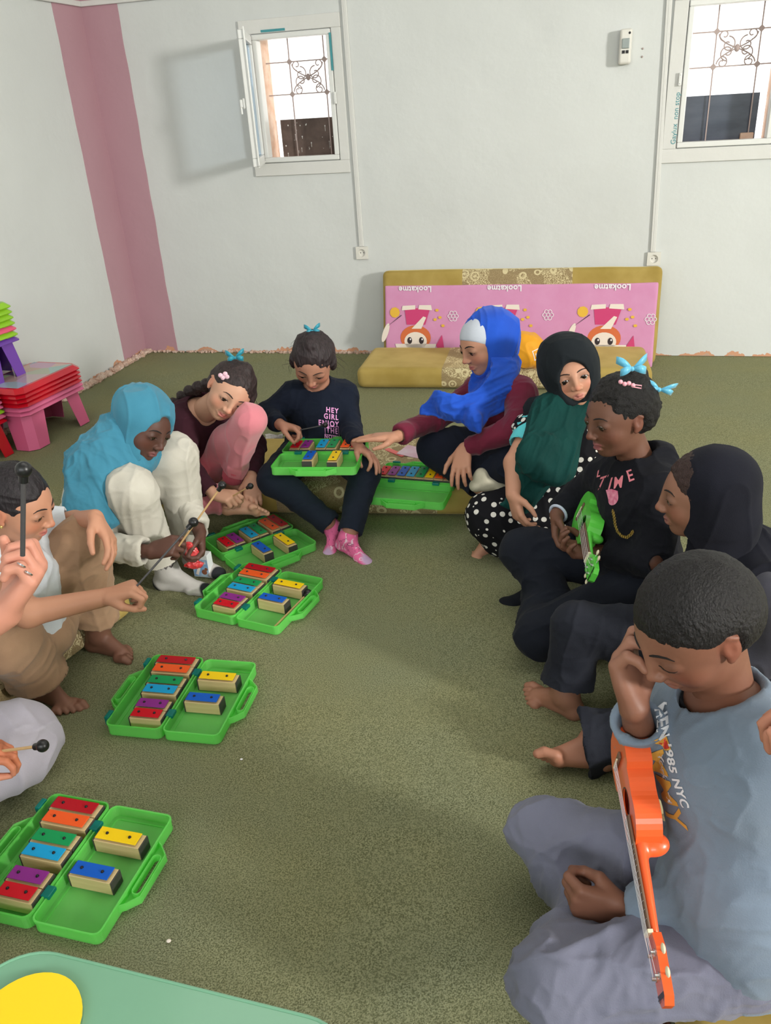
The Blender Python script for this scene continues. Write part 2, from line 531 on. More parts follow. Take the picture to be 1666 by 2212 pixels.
W1 = (-1.885, -1.43, 1.14, 1.79)      # openings t0,t1,z0,z1
W2 = (0.41, 0.868, 1.115, 1.775)
def wall_with_openings():
    mb = MB()
    ts = [TL - .2, W1[0], W1[1], W2[0], W2[1], TR + .2]
    for i in range(5):
        a, c = ts[i], ts[i + 1]
        if i == 1: z0, z1 = W1[2], W1[3]
        elif i == 3: z0, z1 = W2[2], W2[3]
        else:
            mb.box((a, WD, 0), (c, WD + .22, ZC)); continue
        mb.box((a, WD, 0), (c, WD + .22, z0)); mb.box((a, WD, z1), (c, WD + .22, ZC))
    bmesh.ops.remove_doubles(mb.bm, verts=mb.bm.verts, dist=1e-5)
    return mb
S('wall_back', wall_with_openings(), M_WALL)
S('wall_left', MB().box((TL - .2, NR - .2, 0), (TL, WD - .0005, ZC)), M_WALL)
S('wall_right', MB().box((TR, NR - .2, 0), (TR + .2, WD - .0005, ZC)), M_WALL)
S('wall_rear', MB().box((TL + .0005, NR - .2, 0), (TR - .0005, NR, ZC)), M_WALL)
S('ceiling', MB().box((TL - .2, NR - .2, ZC + .0005), (TR + .2, WD + .22, ZC + .12)), M_CEIL)
# pink painted corner (a slim pilaster face on both walls, wavy hand painted edge)
def pink(face):
    bm = bmesh.new(); L_ = []
    for k in range(61):
        z = ZC * k / 60 * .9999 + .0001
        w = .235 + .0015 * math.sin(z * 9.3) + .0015 * math.sin(z * 23 + 1)
        if face == 'back': pts = [(TL, WD - .004), (TL + w, WD - .004), (TL + w, WD + .002)]
        else: pts = [(TL + .004, WD), (TL + .004, WD - w - .05), (TL - .002, WD - w - .05)]
        L_.append([bm.verts.new((p[0], p[1], z)) for p in pts])
    for k in range(60):
        for i in range(2): bm.faces.new((L_[k][i], L_[k][i + 1], L_[k + 1][i + 1], L_[k + 1][i]))
    mb = MB(); mb.bm.free(); mb.bm = bm; return mb
S('trim_1', pink('back'), M_PINK)
S('trim_2', pink('left'), M_PINK)
# white cornice strip
S('trim_3', MB().box((TL + .005, WD - .022, 2.0), (TR, WD - .0045, 2.028), .004), M_TRIM)
S('trim_4', MB().box((TL + .0045, NR, 2.0), (TL + .022, WD - .023, 2.028), .004), M_TRIM)
# broken plaster at the foot of the walls
def rubble(pts, seed, n, rmax):
    rnd = random.Random(seed); mb = MB()
    for k in range(n):
        u = rnd.random() * (len(pts) - 1); i = int(u); p = lerp(pts[i], pts[i + 1], u - i)
        r = rmax * (.35 + .65 * rnd.random())
        M = Matrix.Translation((p[0] + rnd.uniform(-.012, .012), p[1] + rnd.uniform(-.01, .012), r * .35)) @ Matrix.Rotation(rnd.random() * 6, 4, Vector((rnd.random(), rnd.random(), rnd.random())))
        g = bmesh.ops.create_icosphere(mb.bm, subdivisions=2, radius=r, matrix=M @ Matrix.Diagonal((1, .75, .55, 1)))
        for v in g['verts']: v.co += Vector([rnd.uniform(-1, 1) for _ in range(3)]) * r * .16
    return mb
S('baseboard_left', rubble([V(TL + .022, WD - .02), V(TL + .022, 4.2), V(TL + .022, 3.3), V(TL + .022, 2.4)], 3, 420, .028), M_EDGE)
S('baseboard_back', rubble([V(TL + .02, WD - .012), V(-1.9, WD - .01), V(-1.2, WD - .006)], 5, 260, .014), M_EDGE)

# ------------------------------------------------------------------ windows
M_IRON = mat('rusty_window_iron', (176, 160, 156), .6, .3)
M_BOARD1 = mat('spattered_dark_board', (112, 96, 88), .75, noise=(9, (72, 60, 56), .8), bump=(30, .3, .01))
M_BOARD2 = mat('smeared_dark_glass', (62, 70, 84), .25, noise=(5, (90, 98, 112), .7, (1, 1, 3)))
M_SILL = mat('bare_plaster_reveal', (226, 200, 180), .9, noise=(16, (206, 160, 130), .7), bump=(40, .5, .01))
M_TEAL = mat('teal_protective_film', (70, 150, 158), .5)
def sheet_mat():
    m = bpy.data.materials.new('translucent_corrugated_sheet'); m.use_nodes = True
    N = m.node_tree.nodes; L = m.node_tree.links; N.remove(N['Principled BSDF'])
    a = N.new('ShaderNodeBsdfTranslucent'); a.inputs[0].default_value = (.95, .95, .93, 1)
    t = N.new('ShaderNodeBsdfTransparent'); x = N.new('ShaderNodeMixShader'); x.inputs[0].default_value = .45
    L.new(a.outputs[0], x.inputs[1]); L.new(t.outputs[0], x.inputs[2]); L.new(x.outputs[0], N['Material Output'].inputs[0]); return m
M_SHEET = sheet_mat()
def glass_mat():
    m = bpy.data.materials.new('window_glass'); m.use_nodes = True
    N = m.node_tree.nodes; L = m.node_tree.links; N.remove(N['Principled BSDF'])
    a = N.new('ShaderNodeBsdfGlossy'); a.inputs[1].default_value = .05
    t = N.new('ShaderNodeBsdfTransparent'); t.inputs[0].default_value = (.86, .92, .98, 1)
    x = N.new('ShaderNodeMixShader'); x.inputs[0].default_value = .9
    L.new(a.outputs[0], x.inputs[1]); L.new(t.outputs[0], x.inputs[2]); L.new(x.outputs[0], N['Material Output'].inputs[0]); return m
M_GLASS = glass_mat()
def spiral(cx, cz, r0, turns, a0, sgn, n, y):
    return [(cx + sgn * r0 * (1 - .75 * k / n) * math.cos(a0 + turns * 6.283 * k / n), y, cz + r0 * (1 - .75 * k / n) * math.sin(a0 + turns * 6.283 * k / n)) for k in range(n + 1)]
def text_mesh(body, size, font_shear=0.0, extrude=0.0, spacing=1.0, off=0.0, res=3):
    cu = bpy.data.curves.new('lettering', 'FONT'); cu.body = body; cu.size = size; cu.shear = font_shear
    cu.extrude = extrude; cu.align_x = 'CENTER'; cu.align_y = 'CENTER'; cu.space_character = spacing; cu.offset = off
    cu.resolution_u = res
    o = bpy.data.objects.new('lettering', cu); COL.objects.link(o)
    dg = bpy.context.evaluated_depsgraph_get(); dg.update()
    me = bpy.data.meshes.new_from_object(o.evaluated_get(dg))
    bpy.data.objects.remove(o); bpy.data.curves.remove(cu)
    return me
def window(idx, W, board, barz, leaf):
    t0, t1, z0, z1 = W; y = WD
    w = empty('window_%d' % idx, M=MW @ Matrix.Translation((0, 0, 0)), kind='structure')
    o = .072
    fr = MB()
    for a, c in (((t0 - o, y - .014, z0 - o), (t1 + .058, y - .0005, z0 - .004)), ((t0 - o, y - .014, z1 + .004), (t1 + .058, y - .0005, z1 + o)),
                 ((t0 - o, y - .014, z0 - .004), (t0 - .004, y - .0005, z1 + .004)), ((t1 + .004, y - .014, z0 - .004), (t1 + .058, y - .0005, z1 + .004))):
        fr.box(a, c, .003)
    fr.build('casing', M_TRIM, w)
    f2 = MB(); k = .026
    for a, c in (((t0, y - .02, z0), (t1, y + .05, z0 + k)), ((t0, y - .02, z1 - k), (t1, y + .05, z1)), ((t0, y - .02, z0 + k), (t0 + k, y + .05, z1 - k)), ((t1 - k, y - .02, z0 + k), (t1, y + .05, z1 - k))):
        f2.box(a, c, .004)
    f2.build('window_frame', M_WHITE, w)
    rv = MB(); rv.box((t0, y + .051, z0), (t1, y + .219, z0 + .012), .002); rv.box((t0, y + .051, z0 + .012), (t0 + .012, y + .219, z1), .002)
    rv.box((t1 - .012, y + .051, z0 + .012), (t1, y + .219, z1), .002); rv.build('window_reveal', M_SILL, w)
    # iron grille
    g = MB(); gy_ = y + .14; xs = [t0 + (t1 - t0) * .34, t0 + (t1 - t0) * .80]; zs = [barz + .13, z1 - .135]
    for x in xs: g.box((x - .003, gy_ - .003, z0 + .012), (x + .003, gy_ + .003, z1))
    for z in zs: g.box((t0, gy_ - .003, z - .003), (t1, gy_ + .003, z + .003))
    for x in xs:
        for z in zs:
            g.box((x - .012, gy_ - .006, z - .012), (x + .012, gy_ + .006, z + .012), rot=Matrix.Rotation(math.pi / 4, 4, 'Y'))
    cx = sum(xs) / 2; cz = sum(zs) / 2; hw = (xs[1] - xs[0]) / 2; hh_ = (zs[1] - zs[0]) / 2
    for sx in (-1, 1):
        for sz in (-1, 1):
            pts = [(cx + sx * hw * .92 * (1 - (1 - u) ** 2) * .95, gy_, cz + sz * hh_ * .86 * u) for u in np.linspace(.02, 1, 16)]
            g.tube(pts, .0034, 6)
            g.tube([(p[0], p[1], p[2]) for p in spiral(cx + sx * hw * .42, cz + sz * hh_ * .22, hw * .36, 1.1, math.pi * .5 * sz, sx, 22, gy_)], .0032, 6)
            g.tube(spiral(cx + sx * hw * .62, cz + sz * hh_ * .78, hw * .26, 1.1, -math.pi * .5 * sz, sx, 20, gy_), .003, 6)
    g.ball((cx, gy_, cz), .014, 10, (1, .5, 1.3))
    g.build('window_grille', M_IRON, w)
    # bright corrugated sheet outside the upper part, dark board below
    sh = bmesh.new(); n_ = 60
    r0 = [sh.verts.new((t0 - .1 + (t1 - t0 + .2) * i / n_, y + .205 + .004 * math.sin(i * 1.6), barz)) for i in range(n_ + 1)]
    r1 = [sh.verts.new((t0 - .1 + (t1 - t0 + .2) * i / n_, y + .205 + .004 * math.sin(i * 1.6), z1 + .1)) for i in range(n_ + 1)]
    for i in range(n_): sh.faces.new((r0[i], r0[i + 1], r1[i + 1], r1[i]))
    mb = MB(); mb.bm.free(); mb.bm = sh
    # (kept thin: it is a sheet of corrugated plastic)
    mb.build('corrugated_sheet', M_SHEET, w)
    if idx == 1:
        MB().box((t0 + .055, y + .16, z0 + .012), (t1 - .002, y + .175, barz)).build('dark_board', board, w)
        rnd = random.Random(4); sp = MB()
        for q in range(26):
            x = rnd.uniform(t0 + .07, t1 - .03); z = rnd.uniform(z0 + .03, barz - .02); r = rnd.uniform(.0015, .004)
            sp.ball((x, y + .159, z), r, 8, (1, .3, 1.2))
            if rnd.random() < .45: sp.cyl((x, y + .1592, z), (x, y + .1592, z - rnd.uniform(.01, .04)), r * .4, seg=6)
        sp.build('paint_spatter', M_TRIM, w)
    else:
        MB().box((t0 + .002, y + .16, z0 + .012), (t1 - .055, y + .175, barz)).build('dark_board', board, w)
        MB().box((t1 - .13, y + .13, z0 + .013), (t1 - .065, y + .158, z0 + .05), .004).build('brick_piece', M_SILL, w)
    # strips of teal protective film left on the frame, striker plate
    lab = MB()
    if idx == 1:
        lab.box((t1 - .006, y - .0232, z1 - .20), (t1 + .006, y - .0205, z1 - .02)); lab.box((t0 + .06, y - .0165, z1 + .008), (t0 + .2, y - .0145, z1 + .02))
        lab.build('protective_film', M_TEAL, w)
        sx = t1 + .004
    else:
        me = text_mesh('Gaylux  non stop', .035); me.transform(Matrix.Translation((t0 - .018, y - .0155, z0 + .14)) @ Matrix.Rotation(math.pi / 2, 4, 'X') @ Matrix.Rotation(math.pi / 2, 4, 'Z'))
        link('film_lettering', me, M_TEAL, w)
        sx = t0 - .014
    st = MB().box((sx - .008, y - .032, (z0 + z1) / 2 - .04), (sx + .008, y - .0205, (z0 + z1) / 2 + .02), .003)
    st.ball((sx, y - .033, (z0 + z1) / 2 - .03), .0035, 8, (1, .4, 1)).ball((sx, y - .033, (z0 + z1) / 2 + .01), .0035, 8, (1, .4, 1))
    st.build('striker_plate', M_WHITE, w)
    if leaf is not None:
        lw, lh = t1 - t0 - .01, z1 - z0 - .01
        Lm = Matrix.Translation((t0 + .004, y - .026, z0 + .005)) @ Matrix.Rotation(-leaf, 4, 'Z')
        lf = MB(); k = .042
        for a, c in (((0, -.034, 0), (lw, 0, k)), ((0, -.034, lh - k), (lw, 0, lh)), ((0, -.034, k), (k, 0, lh - k)), ((lw - k, -.034, k), (lw, 0, lh - k))):
            lf.box(a, c, .004)
        lf.box((-.0, -.006, -.004), (lw + .012, .002, .008), .002); lf.box((lw - .004, -.006, 0), (lw + .012, .002, lh + .012), .002)
        lo_ = lf.xf(Lm).build('window_leaf', M_WHITE, w)
        MB().box((k, -.02, k), (lw - k, -.015, lh - k)).xf(Lm).build('window_pane', M_GLASS, lo_)
        h = MB().box((lw - .035, -.05, lh * .44), (lw - .010, -.034, lh * .52), .005).box((lw - .03, -.066, lh * .45), (lw - .015, -.05, lh * .51), .004).box((lw - .028, -.066, lh * .40), (lw - .017, -.056, lh * .5), .004)
        h.xf(Lm).build('window_handle', M_WHITE, lo_)
    return w
window(1, W1, M_BOARD1, 1.36, math.radians(73))
window(2, W2, M_BOARD2, 1.352, None)

# ------------------------------------------------------------------ wall fittings
M_SOCK = mat('aged_white_plastic', (226, 224, 216), .4)
M_DARKHOLE = mat('dark_slot', (40, 40, 42), .7)
def conduit(t, z0, dt, label):
    r = MB().box((-.014, -.014, z0), (.014, -.0005, ZC - .001), .003).box((-.0015, -.0152, z0), (.0015, -.014, ZC - .001))
    M = MW @ Matrix.Translation((t, WD, 0)) @ Matrix(((1, 0, dt, 0), (0, 1, 0, 0), (0, 0, 1, 0), (0, 0, 0, 1)))
    return r.xf(Matrix(((1, 0, dt, -dt * z0), (0, 1, 0, 0), (0, 0, 1, 0), (0, 0, 0, 1)))).build('cable_trunking', M_TRIM, M=MW @ Matrix.Translation((t, WD - .0005, 0)), label=label, cat='cable trunking')
conduit(-1.336, .655, -.006, 'white cable trunking running up the wall right of the open window')
conduit(.338, .59, -.022, 'white cable trunking running up the wall left of the closed window')
def socket(t, z, label):
    M = MW @ Matrix.Translation((t, WD - .0005, z))
    e = empty('wall_socket', M=M, label=label, cat='socket', group=None)
    pl = MB(); ring = [(.022 * math.cos(a), .022 * math.sin(a)) for a in np.linspace(0, 2 * math.pi, 28, endpoint=False)]
    pl.prism([(-.036, -.036), (.036, -.036), (.036, .036), (-.036, .036)], 0, .016, [ring]).xf(Matrix.Rotation(math.pi / 2, 4, 'X'))
    pl.build('socket_plate', M_SOCK, e)
    MB().cyl((0, -.0005, 0), (0, -.004, 0), .0219, seg=28).build('socket_well', M_SOCK, e)
    h = MB()
    for s_ in (-1, 1): h.cyl((s_ * .0095, -.0038, 0), (s_ * .0095, -.0046, 0), .0028, seg=12)
    h.build('pin_holes', M_DARKHOLE, e); return e
socket(-1.336, .618, 'white round-pin wall socket below the open window, on the left')
socket(.346, .553, 'white round-pin wall socket just above the right end of the pink mattress')
M = MW @ Matrix.Translation((.117, WD - .0005, 1.6))
e = empty('breaker_box', M=M, label='small white circuit breaker box high on the wall between the windows', cat='breaker box')
bx = MB().box((-.030, -.062, -.082), (.030, 0, .075), .012, 3); bx.build('box_housing', M_SOCK, e)
MB().box((-.018, -.070, -.012), (.018, -.0622, .032), .003).build('breaker_switch', mat('breaker_grey', (150, 160, 158), .4), e)
q = MB().box((-.016, -.064, -.034), (-.002, -.0622, -.02)).box((.002, -.064, -.034), (.016, -.0622, -.02)); q.ball((.016, -.062, .055), .006, 10, (1, .4, 1)); q.build('terminal_slots', M_DARKHOLE, e)
for k, z in enumerate((1.584, 1.548)):
    MB().ball((0, 0, 0), .005, 10, (1, .6, 1)).build('wall_screw', M_IRON, M=MW @ Matrix.Translation((.203, WD - .003, z)),
        label=('upper' if k == 0 else 'lower') + ' of two small screws in the wall right of the breaker box', cat='screw', group='screws beside the breaker box')
# ------------------------------------------------------------------ floor mattresses
def brocade_mat():
    m = bpy.data.materials.new('gold_velvet_with_brocade_panel'); m.use_nodes = True
    nt = m.node_tree; N = nt.nodes; L = nt.links; b = N['Principled BSDF']
    b.inputs['Roughness'].default_value = .75; b.inputs['Sheen Weight'].default_value = .5; b.inputs['Sheen Roughness'].default_value = .4
    b.inputs['Sheen Tint'].default_value = srgb(235, 215, 150); b.inputs['Specular IOR Level'].default_value = .2
    tc = N.new('ShaderNodeTexCoord'); sep = N.new('ShaderNodeSeparateXYZ'); L.new(tc.outputs['Object'], sep.inputs[0])
    def M_(op, *a):
        x = N.new('ShaderNodeMath'); x.operation = op
        for i, v in enumerate(a):
            if isinstance(v, (int, float)): x.inputs[i].default_value = v
            else: L.new(v, x.inputs[i])
        return x.outputs[0]
    def mix(f, a, c):
        x = N.new('ShaderNodeMix'); x.data_type = 'RGBA'; L.new(f, x.inputs['Factor'])
        for s, v in (('A', a), ('B', c)):
            if isinstance(v, tuple): x.inputs[s].default_value = srgb(*v)
            else: L.new(v, x.inputs[s])
        return x.outputs['Result']
    n = N.new('ShaderNodeTexNoise'); n.inputs['Scale'].default_value = 5; n.inputs['Detail'].default_value = 6; L.new(tc.outputs['Object'], n.inputs['Vector'])
    mr = N.new('ShaderNodeMapRange'); mr.inputs['From Min'].default_value = .35; mr.inputs['From Max'].default_value = .65; L.new(n.outputs['Fac'], mr.inputs['Value'])
    vel = mix(mr.outputs['Result'], (162, 138, 70), (184, 160, 92))
    # brocade: rings of flowers plus a fine scroll ground
    def vor(s, feat):
        v = N.new('ShaderNodeTexVoronoi'); v.inputs['Scale'].default_value = s; v.feature = feat
        v.inputs['Randomness'].default_value = .75
        L.new(tc.outputs['Object'], v.inputs['Vector']); return v
    v1 = vor(15, 'F1'); v2 = vor(120, 'DISTANCE_TO_EDGE')
    ring = M_('LESS_THAN', M_('ABSOLUTE', M_('SUBTRACT', v1.outputs['Distance'], M_('ADD', .30, M_('MULTIPLY', M_('SUBTRACT', n.outputs['Fac'], .5), .3)))), .055)
    dot = M_('LESS_THAN', v1.outputs['Distance'], .11)
    w = N.new('ShaderNodeTexWave'); w.inputs['Scale'].default_value = 22; w.inputs['Distortion'].default_value = 14; w.inputs['Detail'].default_value = 2; w.inputs['Detail Scale'].default_value = 2.5
    L.new(tc.outputs['Object'], w.inputs['Vector'])
    scr = M_('GREATER_THAN', w.outputs['Fac'], .62)
    n3 = N.new('ShaderNodeTexNoise'); n3.inputs['Scale'].default_value = 6.5; n3.inputs['Detail'].default_value = 1; L.new(tc.outputs['Object'], n3.inputs['Vector'])
    band = M_('GREATER_THAN', n3.outputs['Fac'], .5)
    edge = M_('LESS_THAN', v2.outputs['Distance'], .09)
    ground = mix(edge, (146, 126, 92), (166, 147, 110))
    leaf = M_('MULTIPLY', scr, band)
    pat = M_('MAXIMUM', M_('MAXIMUM', ring, dot), leaf)
    bro = mix(pat, ground, (214, 200, 158))
    mask = M_('LESS_THAN', M_('ABSOLUTE', sep.outputs['X']), .31)
    L.new(mix(mask, vel, bro), b.inputs['Base Color'])
    bp = N.new('ShaderNodeBump'); bp.inputs['Strength'].default_value = .3; bp.inputs['Distance'].default_value = .004
    L.new(M_('ADD', M_('MULTIPLY', pat, mask), M_('MULTIPLY', n.outputs['Fac'], 2)), bp.inputs['Height']); L.new(bp.outputs['Normal'], b.inputs['Normal'])
    return m
M_BROC = brocade_mat()
def mattress(c, ang, L_, W_, H_, label, tilt=None, dents=()):
    """c: world centre of the underside; built lying, long side along x"""
    prims = [('u', 0, rbox((0, 0, H_ / 2), (L_ / 2, W_ / 2, H_ / 2), rad=.035))]
    def d(P, Nn):
        r = (vnoise(P * 7, 3) - .5) * .007 + (vnoise(P * 2.2, 9) - .5) * .010
        up = np.clip(Nn[:, 2], 0, 1)
        for x, y, rr, dep in dents: r = r - up * dep * np.exp(-((P[:, 0] - x) ** 2 + (P[:, 1] - y) ** 2) / rr ** 2)
        # panel seams
        for sx in (-.31, .31): r = r - .004 * np.exp(-((P[:, 0] - sx) / .006) ** 2)
        return np.where(Nn[:, 2] < -.5, 0, r)
    o = sculpt('floor_mattress', [(prims, .011, d)], M_BROC, label=label, cat='mattress', group=None)
    M = Matrix.Translation(c) @ Matrix.Rotation(ang, 4, 'Z')
    if tilt is not None: M = M @ tilt
    o.matrix_world = M
    return o, M
def on_front(px, py, ang, s, W_):
    p = G(px, py); e = V(math.cos(ang), math.sin(ang), 0); g = V(-math.sin(ang), math.cos(ang), 0)
    return p + e * s + g * W_ / 2
a1 = math.radians(-9.3)
c1 = on_front(790, 1116, a1, -.035, .55)
mattress(c1, a1, 1.62, .55, .115, 'long gold floor mattress with brocade middle under the girls sitting opposite the camera')
a2 = math.radians(-12.7)
c2_ = on_front(770, 843, a2, .785, .5)
mattress(c2_, a2, 1.57, .46, .115, 'gold mattress lying flat on the carpet behind the girl in the blue headscarf')
# standing mattress against the wall: its underside (pink sheet) faces the room
tl = math.radians(9)
Mst = MW @ Matrix.Translation((-.40, WD - .225, .012)) @ Matrix.Rotation(math.pi / 2 - tl, 4, 'X')
# local: x along wall, y up the wall, z towards the room
prims = [('u', 0, rbox((0, .265, -.06), (.79, .265, .06), rad=.03))]
st = sculpt('floor_mattress', [(prims, .011, lambda P, Nn: (vnoise(P * 6, 3) - .5) * .006)], M_BROC,
            label='gold and brocade mattress with pink printed backing standing on edge against the wall', cat='mattress')
st.matrix_world = Mst
M_PINKSHEET = cloth('pink_printed_sheet', (214, 146, 186), .7, (220, 160, 198), .5)
bk = sculpt('pink_backing', [([('u', 0, rbox((0, .215, .0), (.772, .232, .0085), rad=.008))], .008, lambda P, Nn: (vnoise(P * 5, 8) - .5) * .006)], M_PINKSHEET, parent=st)
def pw(x, y, z=.0105): return (x, y, z)
M_CREAM = mat('print_cream', (238, 226, 214), .7); M_ORG = mat('print_orange', (214, 110, 60), .7); M_MAG = mat('print_magenta', (206, 62, 118), .7)
M_PYEL = mat('print_yellow', (232, 184, 62), .7); M_INK = mat('print_dark_ink', (48, 36, 40), .7); M_PW = mat('print_white', (240, 236, 240), .7)
def flat(parent, name, polys, m, z):
    bm = bmesh.new()
    for pl in polys:
        bm.faces.new([bm.verts.new((x, y, z)) for x, y in pl])
    bmesh.ops.triangulate(bm, faces=bm.faces)
    for f in bm.faces:
        if f.normal.z < 0: f.normal_flip()
    me = bpy.data.meshes.new(name); bm.to_mesh(me); bm.free()
    return link(name, me, m, parent)
def disc(cx, cy, rx, ry=None, n=20, a0=0, a1=2 * math.pi, rot=0):
    ry = rx if ry is None else ry
    return [(cx + rx * math.cos(t) * math.cos(rot) - ry * math.sin(t) * math.sin(rot), cy + rx * math.cos(t) * math.sin(rot) + ry * math.sin(t) * math.cos(rot)) for t in np.linspace(a0, a1, n, endpoint=(a1 - a0) < 6.2)]
def ringp(cx, cy, r, w, n=16, sc=1.0):
    out = []
    for i in range(n):
        a, b = 2 * math.pi * i / n, 2 * math.pi * (i + 1) / n
        out.append([(cx + sc * q * math.cos(t), cy + q * math.sin(t)) for q, t in ((r, a), (r, b), (r - w, b), (r - w, a))])
    return out
cre, org, mag, yel, ink, whi = [], [], [], [], [], []
for cx in (-.585, -.075, .50):        # three upside-down printed girls with an umbrella
    cy = .128
    cre.append([(cx + x, cy + y) for x, y in disc(0, -.015, .105, .06, 24, math.pi, 2 * math.pi)])   # umbrella bowl
    mag.append([(cx + .105, cy - .02), (cx + .135, cy + .03), (cx + .15, cy - .06), (cx + .13, cy - .075)])
    org.append(disc(cx, cy + .015, .078, .062, 24))
    cre.append(disc(cx + .0, cy - .002, .058, .046, 22))
    for s_ in (-1, 1):
        ink.append(disc(cx + s_ * .03, cy + .002, .0125, .017, 14)); whi.append(disc(cx + s_ * .03 + .004, cy + .008, .004, .005, 10))
    mag.append([(cx - .045, cy + .08), (cx + .05, cy + .08), (cx + .075, cy + .16), (cx - .055, cy + .16)])
    cre.append([(cx - .07, cy + .15), (cx + .0, cy + .155), (cx + .0, cy + .175), (cx - .065, cy + .172)])
    cre.append([(cx + .015, cy + .155), (cx + .085, cy + .15), (cx + .08, cy + .175), (cx + .02, cy + .175)])
    cre.append([(cx - .02, cy + .06), (cx + .03, cy + .06), (cx + .055, cy + .115), (cx + .04, cy + .12)])
    cre.append(disc(cx - .155, cy + .04, .014, .05, 16, rot=-.35))
    ink.append([(cx - .14, cy + .075), (cx - .136, cy + .077), (cx - .07, cy + .125), (cx - .072, cy + .128)])
    yel += [disc(cx - .105, cy + .14, .026, .026, 9)]; org.append(disc(cx - .105, cy + .14, .011, .011, 10))
    for dx, dy in ((.11, .15), (.125, .115), (.14, .075), (.1, .105)): yel.append(disc(cx + dx, cy + dy, .009, .007, 8))
for L__ in (cre, org, mag, yel, ink, whi):
    for k_, pl_ in enumerate(L__):
        mx_ = sum(p_[0] for p_ in pl_) / len(pl_); c0 = min((-.585, -.075, .50), key=lambda c_: abs(c_ - mx_))
        L__[k_] = [(c0 + (x_ - c0) * 1.18, .135 + (y_ - .135) * 1.18) for x_, y_ in pl_]
for i, (nm, pl, mm) in enumerate((('printed_hair', org, M_ORG), ('printed_dress', mag, M_MAG), ('printed_umbrella', cre, M_CREAM), ('printed_flowers', yel, M_PYEL), ('printed_eyes', ink, M_INK), ('printed_highlights', whi, M_PW))):
    flat(bk, nm, pl, mm, .0118 + .0007 * i)
fl = []
for cx, cy in ((-.36, .27), (.185, .275), (.745, .25)):
    for k in range(6):
        a = k * math.pi / 3
        fl += ringp(cx + .02 * math.cos(a), cy + .02 * math.sin(a), .0125, .0035, 10)
flat(bk, 'printed_daisies', fl, M_PW, .0128)
for cx in (-.585, -.065, .53):
    me = text_mesh('Lookatme', .046, 0, 0.0, 1.05, .0012); me.transform(Matrix.Translation((cx, .425, .0125)) @ Matrix.Rotation(math.pi, 4, 'Z'))
    link('printed_lettering', me, M_PW, bk)

# small patches of mattress under other children
def cushion(c, ang, L_, W_, H_, label, tilt=None):
    return mattress(c, ang, L_, W_, H_, label, tilt)[0]
cushion(G(70, 1440) + V(-.12, .02, 0), math.radians(62), .75, .42, .10, 'brocade floor mattress under the girl in the white t-shirt')
_p, _q = G(1462, 2130, .1), G(1345, 1440, .1); _p[2] = _q[2] = 0
_e = unit(_q - _p); _c = _p + _e * .62 + V(_e[1], -_e[0], 0) * .27
cushion(_c, math.atan2(_e[1], _e[0]), 1.62, .54, .10, 'gold floor mattress under the children on the right')

# ------------------------------------------------------------------ glockenspiel cases and chime bars
def plastic_mat(name, rgb, tr=.42):
    m = bpy.data.materials.new(name); m.use_nodes = True
    N = m.node_tree.nodes; L = m.node_tree.links; b = N['Principled BSDF']
    b.inputs['Base Color'].default_value = srgb(*rgb); b.inputs['Roughness'].default_value = .28; b.inputs['Coat Weight'].default_value = .3
    tl_ = N.new('ShaderNodeBsdfTranslucent'); tl_.inputs[0].default_value = srgb(*rgb)
    t = N.new('ShaderNodeBsdfTransparent'); t.inputs[0].default_value = srgb(*[min(255, int(c * .9 + 40)) for c in rgb])
    x = N.new('ShaderNodeMixShader'); x.inputs[0].default_value = .4
    L.new(b.outputs[0], x.inputs[1]); L.new(tl_.outputs[0], x.inputs[2])
    y = N.new('ShaderNodeMixShader'); y.inputs[0].default_value = tr
    L.new(x.outputs[0], y.inputs[1]); L.new(t.outputs[0], y.inputs[2]); L.new(y.outputs[0], N['Material Output'].inputs[0]); return m
M_GREEN = plastic_mat('translucent_green_plastic', (172, 250, 156), .52)
M_TEALP = plastic_mat('translucent_teal_plastic', (20, 150, 140), .15)
M_WOOD = mat('pale_beech_wood', (214, 190, 140), .5, noise=(10, (196, 170, 118), .6, (1, 12, 12)))
M_CAP = mat('dark_end_cap', (62, 58, 56), .6)
M_BLACK = mat('black_rubber', (22, 22, 24), .35)
BARCOL = {'dark red': (176, 18, 32), 'orange': (238, 92, 36), 'yellow': (246, 206, 22), 'green': (20, 150, 84), 'light blue': (24, 160, 214),
          'blue': (18, 92, 196), 'purple': (140, 46, 138), 'bright red': (204, 20, 36)}
BARMAT = {k: mat('painted_metal_' + k.replace(' ', '_'), v, .42, spec=.22) for k, v in BARCOL.items()}
BARLEN = {'dark red': .118, 'orange': .113, 'yellow': .108, 'green': .103, 'light blue': .099, 'blue': .096, 'purple': .090, 'bright red': .086}
def rrect(x0, x1, y0, y1, r, n=5):
    pts = []
    for cx, cy, a in ((x1 - r, y1 - r, 0), (x0 + r, y1 - r, 90), (x0 + r, y0 + r, 180), (x1 - r, y0 + r, 270)):
        for k in range(n + 1):
            t = math.radians(a + 90 * k / n); pts.append((cx + r * math.cos(t), cy + r * math.sin(t)))
    return pts
_half = {}
